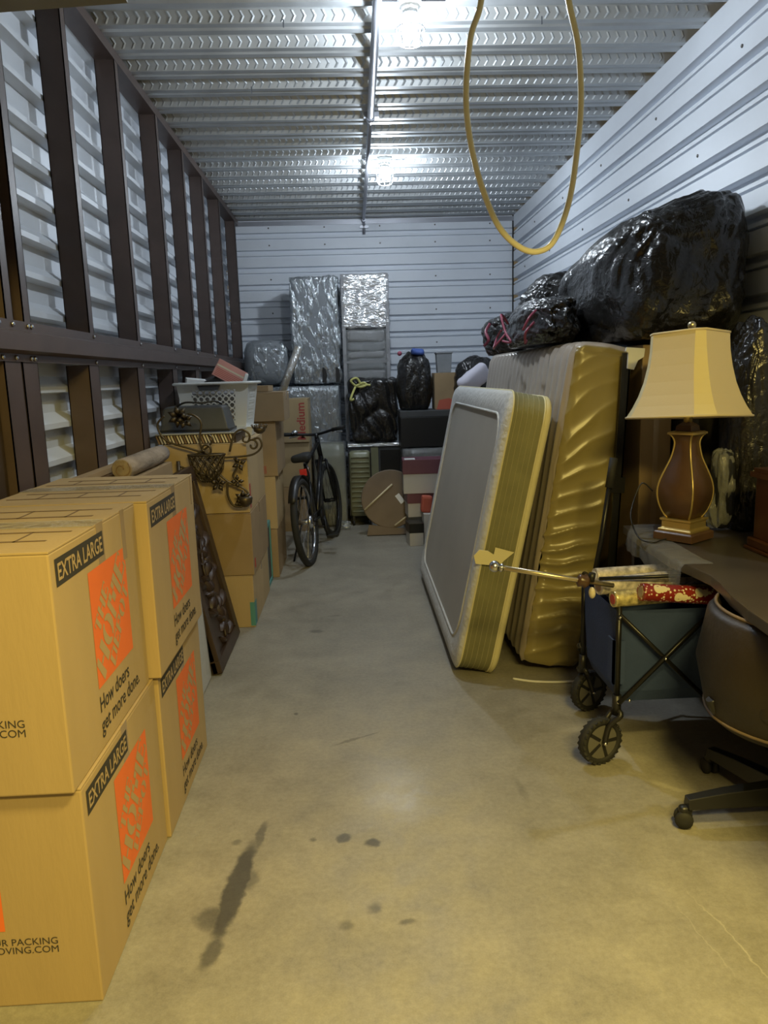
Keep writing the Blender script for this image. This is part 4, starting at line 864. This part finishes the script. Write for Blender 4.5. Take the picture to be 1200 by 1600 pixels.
def satin_mattress():
    Lm, Hm, Tm = 2.06, 1.50, .29; lean = math.atan2(.235, 1.48)
    t = thing('satin_mattress', 'thick mattress in wrinkled gold satin standing on its side', 'mattress', (.885, 4.36, .0), rot=(0, lean, 0))
    z0 = Hm / 2 + .022
    def f(p, n):
        q = p.copy()
        if n.y < -.3:    # near end: diagonal drape folds
            ph = p.z * 36 - p.x * 22 + 5.0 * noise.noise(Vector((p.x * 2.5, 1.3, p.z * 2.2))) + 1.2 * noise.noise(Vector((p.x * 6, 7.1, p.z * 5)))
            amp = .0125 * (.25 + .75 * min(1, max(0, (.62 - p.z) / .45))) * (.5 + .7 * abs(noise.noise(Vector((p.x * 3, 2, p.z * 3)))) * 2)
            q += n * (amp * (1 - abs(math.sin(ph)) ** .7 * 1.4)) + n * .012 * noise.noise(Vector((p.x * 5, 3, p.z * 3)))
        else:
            ph = p.y * 62 + 1.8 * noise.noise(Vector((p.x * 4, p.y * 3, p.z * 2)))
            q += n * .0055 * math.sin(ph) * (1 if n.z > .3 or n.x < -.3 else .4)
        q += n * .012 * math.cos(p.x / Tm * PI) if n.z > .5 else Vector((0, 0, 0))
        return q
    hb = (Tm / 2, Lm / 2, Hm / 2)
    # custom dense grid box: near end, top, sides
    mb = MB(); r = .055
    def shell(u0, u1, v0, v1, nu, nv, mp_):
        vs = []
        for i in range(nu + 1):
            for j in range(nv + 1):
                p = Vector(mp_(u0 + (u1 - u0) * i / nu, v0 + (v1 - v0) * j / nv)); q = Vector([max(-hh + r, min(hh - r, c)) for c, hh in zip(p, hb)]); d = p - q
                nn = d.normalized() if d.length > 1e-6 else Vector((0, 0, 1)); vs.append(f(q + nn * r, nn) + Vector((0, 0, z0)))
        return vs, [(i * (nv + 1) + j, (i + 1) * (nv + 1) + j, (i + 1) * (nv + 1) + j + 1, i * (nv + 1) + j + 1) for i in range(nu) for j in range(nv)]
    hx, hy, hz = hb
    vs, fs = shell(-hx, hx, -hz, hz, 46, 190, lambda a, b: (a, -hy, b)); mb.add(vs, fs, True)
    mb.build('satin_end', M_satin, t)
    mb = MB()
    vs, fs = shell(-hx, hx, -hy, hy, 24, 260, lambda a, b: (a, b, hz)); mb.add(vs, fs, True)
    vs, fs = shell(-hy, hy, -hz, hz, 260, 30, lambda a, b: (-hx, a, b)); mb.add(vs, fs, True)
    mb.build('pleated_cover', M_satint, t)
    mb = MB()
    vs, fs = shell(-hy, hy, -hz, hz, 20, 10, lambda a, b: (hx, a, b)); mb.add(vs, fs, True)
    vs, fs = shell(-hx, hx, -hz, hz, 8, 10, lambda a, b: (a, hy, b)); mb.add(vs, fs, True)
    vs, fs = shell(-hx, hx, -hy, hy, 8, 10, lambda a, b: (a, b, -hz)); mb.add(vs, fs, True)
    mb.build('back_cover', M_satin, t)
    return t
satin_mattress()
# paper scrap stuck on the striped edge
pp = MB().prism([(.530, .560), (.522, .598), (.548, .624), (.585, .618), (.612, .600), (.620, .632), (.705, .606), (.655, .566), (.640, .548), (.590, .552)], 3.279, 3.283, lambda a, b, d: (a, d, b)).build('paper_scrap', mat('cream_paper', (.72, .66, .40), .7))
tag(pp, 'torn cream paper scrap on the striped mattress edge behind the rod knob', 'paper')
# white cloth strip lying under the gold mattress
tag(MB().tube(catmull([(.70, 3.28, .006), (.78, 3.24, .006), (.88, 3.22, .006), (1.0, 3.215, .006)], 6), .006, 6).build('white_strap', M_paper), 'thin white strap on the floor by the gold mattress', 'strap')

# bed rail, flat carton and wardrobe behind
br_ = thing('bed_rail', 'black metal bed rail standing beside the gold mattress', 'bed rail', (1.13, 3.29, 0), rot=(0, math.radians(2.6), 0))
MB().box(-.018, .018, -.006, .006, 0, 1.47).box(.012, .018, -.006, .05, 0, 1.47).build('rail', M_blackm, br_)
MB().box(-.03, .03, -.012, .04, .86, .93).build('hook_plate', M_blackm, br_)
MB().prism([(.0, 1.405), (.03, 1.40), (.045, 1.44), (.07, 1.455), (.072, 1.492), (-.01, 1.495), (-.012, 1.478), (.0, 1.47)], -.022, -.008, lambda a, b, d: (a, d, b)).build('white_bracket', M_white, br_, bevel=.003)
fc = thing('flat_carton', 'tall olive brown flat carton behind the table lamp', 'box', (1.357, 4.20, 0))
MB().box(-.070, .070, -.86, .86, 0, 1.505).build('body', M_card2, fc, bevel=.005); MB().box(-.012, .012, -.8612, -.8602, .2, 1.49).build('tape', M_tape, fc)
wd_ = thing('wrapped_wardrobe', 'tall black sheeted wardrobe against the right wall behind the lamp', 'wardrobe', (1.597, 4.55, 0))
softbox(.148, 1.35, .750, .04, 20, lambda p, n: p + n * (.018 * noise.noise(p * 4) - .012 * abs(noise.noise(Vector((p.x * 7, p.y * 7, p.z * 3))))), Matrix.Translation((0, 0, .755))).build('black_sheeting', M_blackw, wd_)
softbox(.130, 1.33, .70, .01, 3, None, Matrix.Translation((0, 0, .702))).build('body', M_greyd, wd_)

# garbage bags on top
g1 = bag('garbage_bag', 'huge black garbage bag nearest the camera, filling the upper right', (1.435, 3.80, 1.525), (.30, .65, .285), 1.2, sub=6, group=GB, amp=.06, wr=.035, flat=.2, po=.50, slope=-.12, sx=.16)
g2 = bag('garbage_bag', 'glossy wrinkled black garbage bag behind the huge one', (1.37, 4.80, 1.525), (.29, .36, .235), 2.6, sub=6, group=GB, amp=.10, wr=.055, flat=.22, po=.7)
g3 = bag('garbage_bag', 'farthest black garbage bag of the row on the right', (1.26, 5.56, 1.53), (.28, .40, .145), 4.4, sub=6, group=GB, amp=.10, wr=.06, flat=.22, po=.7)
g5 = bag('garbage_bag', 'upright black garbage bag on the desk behind the table lamp', (1.645, 3.06, .733), (.115, .125, .43), 9.4, sub=6, group=GB, amp=.08, wr=.05, flat=.2, po=.6)
g4 = bag('garbage_bag', 'black garbage bag with pink ties lying over the gold mattress', (1.02, 4.15, 1.54), (.12, .55, .12), 8.8, sub=6, group=GB, amp=.10, wr=.06, flat=.25, po=.7)
for pts in ([(-.15, .05, .12), (-.20, .0, .17), (-.19, -.05, .08), (-.17, -.1, .02), (-.20, -.02, .03)], [(-.15, .10, .08), (-.21, .12, .01), (-.20, .22, .0), (-.17, .28, .06), (-.16, .2, .10)]): ribbon(pts, .006, M_pinkr, 'pink_tie', g4)
for pts in ([(-.12, -.42, .10), (-.17, -.45, .05), (-.16, -.40, .0), (-.14, -.34, .02)], [(-.10, -.38, .16), (-.15, -.44, .12), (-.18, -.43, .06)]): ribbon(pts, .006, M_pinkr, 'pink_tie', g4)
ribbon([(-.26, -.1, .22), (-.30, -.15, .16), (-.29, -.2, .10), (-.31, -.12, .06)], .010, M_pinkr, 'pink_tie', g3)

# ================================================================ DESK, LAMP, CABINET
dk = thing('corner_desk', 'dark plastic covered desk under the table lamp', 'desk', (1.45, 2.75, 0))
poly = [(1.165, 3.19), (1.735, 3.19), (1.735, 1.15), (1.10, 1.15), (1.085, 1.5), (1.075, 1.84), (1.085, 1.98), (1.105, 2.12), (1.135, 2.24), (1.15, 2.34), (1.14, 2.46), (1.12, 2.6), (1.13, 2.85)]
MB().prism(poly, .695, .73, lambda a, b, d: (a, b, d)).build('top', M_desk, dk, True, bevel=.004)
MB().box(1.20, 1.735, 3.14, 3.17, 0, .695).build('back_panel', M_desk, dk, True); MB().box(1.70, 1.735, 1.2, 3.14, 0, .695).build('side_panel', M_desk, dk, True)
ov = MB(); nA = 26
pts0 = catmull([(1.20, 3.18, .7335), (1.15, 3.05, .733), (1.135, 2.85, .733), (1.125, 2.65, .733), (1.125, 2.48, .733)], 6); vs = []
for i, p_ in enumerate(pts0):
    w = .010 * noise.noise(Vector((i * .5, 0, 0))); vs += [Vector((p_.x + .10 + w, p_.y, .7325)), Vector((p_.x, p_.y, .7345)), Vector((p_.x - .012, p_.y, .722)), Vector((p_.x - .016 + w, p_.y, .655 + .014 * noise.noise(Vector((i * .4, 2, 0)))))]
ov.add(vs, [(i * 4 + k, i * 4 + k + 1, i * 4 + k + 5, i * 4 + k + 4) for i in range(len(pts0) - 1) for k in range(3)], True); ov.build('plastic_cover', M_wrapd, dk, True)

def table_lamp():
    t = thing('table_lamp', 'table lamp with a square cream bell shade and brown vase base', 'lamp', (1.295, 2.88, .735), rotz=math.radians(36))
    sq = lambda a: 1.0 / max(abs(math.cos(a)), abs(math.sin(a)))
    def sqring(h_, z, ch=0.0):
        if ch <= 0: return [Vector((sx * h_, sy * h_, z)) for sx, sy in ((-1, -1), (1, -1), (1, 1), (-1, 1))]
        return [Vector(p + (z,)) for p in ((-h_ + ch, -h_), (h_ - ch, -h_), (h_, -h_ + ch), (h_, h_ - ch), (h_ - ch, h_), (-h_ + ch, h_), (-h_, h_ - ch), (-h_, -h_ + ch))]
    MB().layers([sqring(.082, 0), sqring(.082, .028), sqring(.074, .034)], smooth=False).build('plinth', M_lampb, t, bevel=.002)
    MB().layers([sqring(.070, .034), sqring(.070, .042), sqring(.060, .048), sqring(.060, .072), sqring(.066, .076), sqring(.066, .084)], smooth=False).build('gold_collar', M_gold, t, bevel=.0015)
    prof = [(.050, .084), (.066, .11), (.079, .15), (.083, .19), (.077, .23), (.062, .275), (.046, .32), (.038, .36), (.037, .385), (.045, .405), (.052, .412)]
    def yy(z):
        for (a, za), (b, zb) in zip(prof, prof[1:]):
            if za <= z <= zb: return a + (b - a) * (z - za) / (zb - za)
    P2 = catmull([(a, 0, z) for a, z in prof], 4)
    MB().layers([sqring(p_.x * .93, p_.z, p_.x * .10) for p_ in P2], smooth=True).build('vase', M_lampb, t)
    for sx, sy in ((-1, -1), (1, -1), (1, 1), (-1, 1)):
        MB().tube([Vector((sx * p_.x * .90, sy * p_.x * .90, p_.z)) for p_ in P2], .0042, 6).build('gold_rib', M_gold, t)
    MB().layers([sqring(.054, .412), sqring(.054, .420), sqring(.045, .424)], smooth=False).build('gold_cap', M_gold, t, bevel=.0015)
    MB().layers([sqring(.034, .424), sqring(.030, .445), sqring(.012, .46)], smooth=False).build('neck', M_lampb, t, bevel=.002)
    MB().tube([(0, 0, .45), (0, 0, .53)], .016, 12).build('socket', M_gold, t)
    MB().tube([(0, 0, .53), (0, 0, .80)], .004, 6).build('harp_rod', M_brass, t)
    fin = MB(); fin.sphere((0, 0, .822), .016, 12, 8); fin.lathe([(.008, .795), (.012, .803), (.006, .808)], 12); fin.build('finial', M_brass, t)
    # shade: tilted bell, square with cut corners
    T = Matrix.Translation((0, 0, .47)) @ Matrix.Rotation(math.radians(-3.0), 4, 'X') @ Matrix.Rotation(math.radians(3.2), 4, 'Y') @ Matrix.Translation((0, 0, -.47))
    zs = [0, .04, .08, .13, .19, .25, .315]; hs = [.188, .167, .151, .136, .124, .116, .112]; ch0, ch1 = .058, .026
    rings = [sqring(h_, .478 + z, ch0 + (ch1 - ch0) * (z / .315) ** .6) for z, h_ in zip(zs, hs)]
    for k in range(8):
        mb = MB(); a, b = k, (k + 1) % 8; vs = [p_ for r_ in rings for p_ in (r_[a], r_[b])]
        mb.add([T @ v for v in vs], [(2 * i, 2 * i + 1, 2 * i + 3, 2 * i + 2) for i in range(len(rings) - 1)], False)
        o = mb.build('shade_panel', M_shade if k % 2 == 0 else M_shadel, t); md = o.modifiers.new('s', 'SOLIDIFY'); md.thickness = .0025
    for r_ in (rings[0], rings[-1]): MB().tube([T @ p_ for p_ in r_], .0048, 6, closed=True).build('shade_trim', M_shade, t)
    sp_ = MB()
    for k in range(4): a = PI / 2 * k + PI / 4; sp_.tube([T @ Vector((.11 * math.cos(a), .11 * math.sin(a), .79)), T @ Vector((0, 0, .79))], .002, 5)
    sp_.build('shade_spider', M_brass, t)
    return t
lamp_ = table_lamp()
cord_ = MB().tube(catmull([(1.235, 2.86, .742), (1.19, 2.84, .739), (1.14, 2.80, .740), (1.105, 2.85, .75), (1.12, 2.98, .80), (1.16, 3.06, .86), (1.20, 3.08, .93), (1.235, 3.05, .90)], 6), .0032, 6).build('power_cord', M_blackp, lamp_, T=(Matrix.Translation((1.295, 2.88, .735)) @ Matrix.Rotation(math.radians(36), 4, 'Z')).inverted())
wrapped('wrapped_vase', 'clear plastic wrapped dark vase behind the table lamp', 'vase', 1.435, 1.545, 2.93, 3.04, .733, 1.08, M_blackp, M_wrapd, .03, 20, 14, .05)
cbn = thing('jewelry_cabinet', 'small mahogany cabinet with moulded base on the desk at right', 'cabinet', (1.588, 2.52, .7315))
MB().box(-.125, .125, -.15, .15, .045, .27).build('body', M_mahog, cbn, bevel=.004); MB().box(-.138, .138, -.17, .17, .012, .045).build('base_moulding', M_mahog, cbn, bevel=.006); MB().box(-.144, .144, -.18, .18, 0, .012).build('plinth', M_mahog, cbn, bevel=.003)
MB().box(-.138, .138, -.17, .17, .27, .288).box(-.13, .13, -.16, .16, .288, .303).build('cornice', M_mahog, cbn)
for (x0, x1) in ((-.115, -.004), (.004, .115)):
    d_ = MB().box(x0, x1, -.156, -.150, .06, .255).build('door', M_mahog, cbn, bevel=.003); MB().sphere(((x1 - .02) if x0 < 0 else (x0 + .02), -.164, .17), .009, 10, 6).build('knob', M_brass, d_)
MB().sphere((-.132, -.02, .16), .008, 10, 6).build('side_knob', M_brass, cbn)

# ================================================================ WAGON
def wagon():
    t = thing('folding_wagon', 'blue fabric folding wagon with black frame beside the mattresses', 'wagon', (1.2, 2.70, 0))
    x0, x1, y0, y1 = .895, 1.56, 2.50, 2.90
    def B(mb, nm, m, **k): return mb.build(nm, m, t, True, **k)
    # fabric tub: open topped shell
    def rg(i, z, sag=0.0): return [Vector((x0 + .01 + i, y0 + .012 + i, z)), Vector((x1 - .01 - i, y0 + .012 + i, z)), Vector((x1 - .01 - i, y1 - .012 - i, z)), Vector((x0 + .01 + i, y1 - .012 - i, z))]
    o = B(MB().layers([rg(.03, .215), rg(.012, .26), rg(.004, .40), rg(0, .565)], cap0=True, cap1=False, smooth=False), 'fabric_tub', M_blue)
    md = o.modifiers.new('s', 'SOLIDIFY'); md.thickness = .004
    B(MB().box(x0 - .004, x0 + .036, y0 - .004, y0 + .012, .30, .46).box(x0 - .004, x0 + .002, y0 - .004, y0 + .06, .30, .46), 'fabric_sleeve', M_blue)
    for x in (x0 + .012, x1 - .012):
        for y in (y0, y1): B(MB().tube([(x, y, .20), (x, y, .60)], .011, 8), 'corner_post', M_blackm)
    xm = (x0 + x1) / 2
    for y in (y0 - .008, y1 + .008):
        for a, b in ((x0 + .012, xm), (xm, x1 - .012)):
            B(MB().tube([(a, y, .56), (b, y, .235)], .0085, 6), 'cross_bar', M_blackm); B(MB().tube([(a, y - .012, .235), (b, y - .012, .56)], .0085, 6), 'cross_bar', M_blackm)
            B(MB().sphere(((a + b) / 2, y - .022, .398), .006, 8, 6), 'rivet', M_steel)
    for x in (x0 + .012, x1 - .012): B(MB().tube([(x, y0, .60), (x, y1, .60)], .010, 8), 'end_rail', M_blackm)
    for (x, y, z) in ((x0 + .012, y0 - .014, .55), (x0 + .012, y0 - .014, .235), (x0 + .05, y0 - .022, .245)): B(MB().sphere((x, y, z), .006, 8, 6), 'rivet', M_steel)
    # wheels
    def wheel(x, y, swivel, R=.087):
        Tm = Matrix.Translation((x, y, R + .0)) @ Matrix.Rotation(swivel, 4, 'Z') @ Matrix.Rotation(PI / 2, 4, 'X')
        w = MB(); w.lathe([(.016, -.014), (.064, -.012), (.064, .012), (.016, .014)], 20, Tm, smooth=False)
        wo = B(w, 'wheel', mat('grey_wheel_plastic', (.12, .115, .10), .5))
        ti = MB(); rr = R - .019
        pr_ = [(rr - .004, -.015), (rr + .008, -.018), (R - .003, -.014), (R, 0), (R - .003, .014), (rr + .008, .018), (rr - .004, .015), (rr - .004, -.015)]
        ti.lathe(pr_[:-1] + [pr_[0]], 36, Tm)
        for k in range(24):
            a = 2 * PI * k / 24
            for sg in (-1, 1): ti.box(-.004, .004, -.006, .006, -.009, .009, Tm @ Matrix.Rotation(a + (.13 if sg > 0 else 0), 4, 'Z') @ Matrix.Translation((R - .0068, 0, sg * .010)) @ Matrix.Rotation(.5 * sg, 4, 'X'))
        ti.f = ti.f; to = ti.build('tire', M_rubber, wo); to.location = (0, 0, 0)
        me = to.data
        for v in me.vertices: v.co = v.co - Vector(t.location)
        for k in range(5):
            a = 2 * PI * k / 5; q = MB(); q.box(.012, .062, -.006, .006, .010, .015, Tm @ Matrix.Rotation(a, 4, 'Z')); q.v = [tuple(Vector(v) - Vector(t.location)) for v in q.v]; q.build('spoke', M_blackp, wo)
        for sg in (-1, 1):
            q = MB(); q.sphere(Tm @ Vector((0, 0, sg * .030)), .008, 8, 6); q.v = [tuple(Vector(v) - Vector(t.location)) for v in q.v]; q.build('axle_nut', M_steel, wo)
        return Tm
    for (x, y, sw, front) in ((.850, 2.50, .35, True), (.945, 2.935, .45, True), (1.52, 2.50, 0, False), (1.52, 2.90, 0, False)):
        Tm = wheel(x, y, sw); px = x0 + .012 if front else x1 - .012; py = y0 if y < 2.7 else y1
        fk = MB(); c = Tm @ Vector((0, 0, 0))
        for sg in (-1, 1):
            e = Tm @ Vector((0, 0, sg * .026)); up_ = Vector((px, py, .205)); s_ = (Tm @ Vector((0, 0, sg * .024)) - c); fk.tube(catmull([e, Vector((e.x * .6 + px * .4, e.y * .6 + py * .4, .15)), Vector((px + s_.x, py + s_.y, .19)), Vector((px, py, .205))], 4), [.010] * 13, 6)
        B(fk, 'fork', M_blackp); B(MB().tube([(px, py, .185), (px, py, .26)], .016, 10), 'swivel_post', M_blackp)
    # upright folded pull handle
    B(MB().tube([(.905, 2.94, .26), (1.0, 2.98, .72), (1.045, 3.0, 1.02)], .011, 8), 'handle_pole', M_blackm)
    B(MB().tube([(1.03, 2.99, .93), (1.05, 3.0, 1.05)], .017, 8), 'handle_grip', M_rubber)
    B(MB().tube([(.905, 2.90, .30), (.905, 2.94, .28)], .014, 8), 'handle_bracket', M_blackp)
    return t
wagon()
# gift wrap rolls
def roll(label, a, b, r, m, corem, snow=False):
    a, b = Vector(a), Vector(b); t = thing('gift_wrap_roll', label, 'gift wrap', a, 0, 'gift wrap rolls in the wagon'); d = b - a
    MB().tube([(0, 0, 0), d * .02, d * .5, d * .98, d], [r * .97, r, r, r, r * .97], 18).build('paper', m, t)
    if snow:
        u = d.normalized(); e1 = u.cross(Vector((0, 0, 1))).normalized(); e2 = u.cross(e1); L_ = d.length
        for k in range(5):
            sm_ = MB(); ang = (-.75, .15, -.55, .25, -.7)[k]; s0 = .05 + .075 * k
            for (ds, rr) in ((0, .017), (.021, .012), (.036, .006)):
                vs = [u * (s0 + ds + (rr * math.cos(2 * PI * q / 14) if q >= 0 else 0)) + (e1 * math.cos(ang + (rr * math.sin(2 * PI * q / 14) / r if q >= 0 else 0)) + e2 * math.sin(ang + (rr * math.sin(2 * PI * q / 14) / r if q >= 0 else 0))) * (r + .0009) for q in range(-1, 14)]
                sm_.add(vs, [(0, 1 + q, 1 + (q + 1) % 14) for q in range(14)], True)
            sm_.build('snowman_print', M_ivory, t)
    u = d.normalized(); MB().tube([u * -.0015, u * .004], r * .62, 14).build('core', corem, t)
roll('clear wrapped gift roll at the back of the wagon', (.865, 2.60, .632), (1.32, 2.70, .634), .031, M_giftw, M_brownw)
roll('gold gift roll with a red core at the wagon front', (.885, 2.505, .612), (1.36, 2.57, .612), .029, M_giftg, M_red)
roll('red snowman gift roll with a brown core on top', (.97, 2.47, .645), (1.36, 2.50, .60), .031, M_gift, M_card2, True)
roll('silver gift roll tucked behind the red one', (.90, 2.75, .630), (1.40, 2.80, .630), .030, M_giftw, M_paper)
sl = tag(MB().tube([(.86, 2.575, .668), (1.40, 2.575, .668)], .007, 8).build('thin_rod', M_blackm), 'thin black rod lying across the gift rolls in the wagon', 'rod')
# curtain rod
cr_ = thing('curtain_rod', 'brass curtain rod with a round knob poking out of the wagon', 'curtain rod', (.47, 2.5, .748))
MB().tube([(.018, 0, -.004), (.315, .03, -.072), (.43, .045, -.098)], .0085, 10).build('pole', M_brass, cr_)
kn = MB(); kn.sphere((0, 0, 0), .020, 16, 10); kn.lathe([(.012, 0), (.016, .008), (.010, .014)], 12, Matrix.Translation((.016, 0, -.004)) @ Matrix.Rotation(1.8, 4, 'Y')); kn.build('knob', M_steel, cr_)
hbm = MB(); hbm.lathe([(.012, -.02), (.024, -.012), (.020, 0), (.026, .010), (.016, .022)], 14, Matrix.Translation((.315, .03, -.072)) @ Matrix.Rotation(1.8, 4, 'Y')); hbm.build('end_collar', M_lampb, cr_)
MB().tube([(.345, .03, -.075), (.35, .03, -.045)], .012, 10).build('set_screw', M_blackp, cr_); MB().sphere((.340, .0, -.108), .017, 10, 8, (.7, 1, 1.2)).build('white_stop', M_ivory, cr_)

# ================================================================ OFFICE CHAIR
def chair():
    cx, cy = 1.30, 2.09; t = thing('office_chair', 'brown leather swivel office chair with a five star base at the right edge', 'chair', (cx, cy, 0))
    for k in range(5):
        a = PI + 2 * PI * k / 5; d = Vector((math.cos(a), math.sin(a), 0)); s = Vector((-d.y, d.x, 0))
        def rgp(r, w, z0, z1): return [d * r - s * w + Vector((0, 0, z0)), d * r + s * w + Vector((0, 0, z0)), d * r + s * w * .7 + Vector((0, 0, z1)), d * r - s * w * .7 + Vector((0, 0, z1))]
        MB().layers([rgp(.03, .032, .075, .135), rgp(.20, .027, .072, .118), rgp(.315, .022, .068, .100)], smooth=False).build('base_arm', M_blackp, t, bevel=.003)
        c = d * .305; ca = a + .7 * (k % 2) - .3; w = Vector((-math.sin(ca), math.cos(ca), 0)); tr_ = Vector((math.cos(ca), math.sin(ca), 0))
        cs = MB()
        for sg in (-1, 1): cs.lathe([(.004, -.009), (.026, -.008), (.028, 0), (.026, .008), (.004, .009)], 16, Matrix.Translation(c + w * sg * .014 + tr_ * .016 + Vector((0, 0, .0285))) @ w.to_track_quat('Z', 'Y').to_matrix().to_4x4())
        co = cs.build('caster', M_rubber, t)
        MB().tube([c + Vector((0, 0, .05)), c + Vector((0, 0, .085))], .009, 8).build('caster_stem', M_blackm, co)
        hd2 = softbox(.020, .016, .016, .012, 4, None, Matrix.Translation(c + tr_ * .012 + Vector((0, 0, .056)))); hd2.build('caster_hood', M_blackp, co)
    MB().lathe([(.045, .06), (.045, .14), (.03, .15), (.027, .30), (.018, .30), (.018, .385)], 18).build('gas_column', M_blackm, t)
    MB().box(-.10, .10, -.09, .09, .375, .41).build('mechanism', M_blackp, t, bevel=.01)
    softbox(.225, .225, .050, .045, 10, lambda p, n: p + Vector((0, 0, .012 * (1 - (p.x / .225) ** 2) if n.z > 0 else 0)), Matrix.Translation((.02, 0, .46))).build('seat', M_leather, t)
    # wrap-around back, open to the right
    n = 26; inner = []; outer = []
    mb = MB(); rows = []
    for i in range(n + 1):
        a = PI - 1.75 + 3.5 * i / n; e = abs(i / n - .5) * 2; top = .690 - .10 * max(0, e - .45) ** 1.2; bot = .33 + .02 * e
        r = .255; d = Vector((math.cos(a), math.sin(a) * 1.05, 0)); col = []
        for (dr, z) in ((-.018, bot + .02), (.0, bot), (.022, bot + .03), (.030, (bot + top) / 2), (.022, top - .025), (.004, top), (-.018, top - .02), (-.026, (bot + top) / 2)):
            sw = .018 * math.sin((z - bot) / (top - bot) * PI * 1.3 - .6); col.append(d * (r + dr + sw) + Vector((.03, 0, z)))
        rows.append(col)
    mb.layers(rows, True, True, True); mb.build('backrest', M_leather, t)
    for idx, rr in ((5, .0055), (2, .005)): MB().tube([r_[idx] for r_ in rows], rr, 6).build('welt', M_tbl, t)
    MB().tube(catmull([(-.10, 0, .385), (-.22, 0, .37), (-.255, 0, .42)], 5), .016, 8).build('back_bracket', M_blackp, t)
    return t
chair()
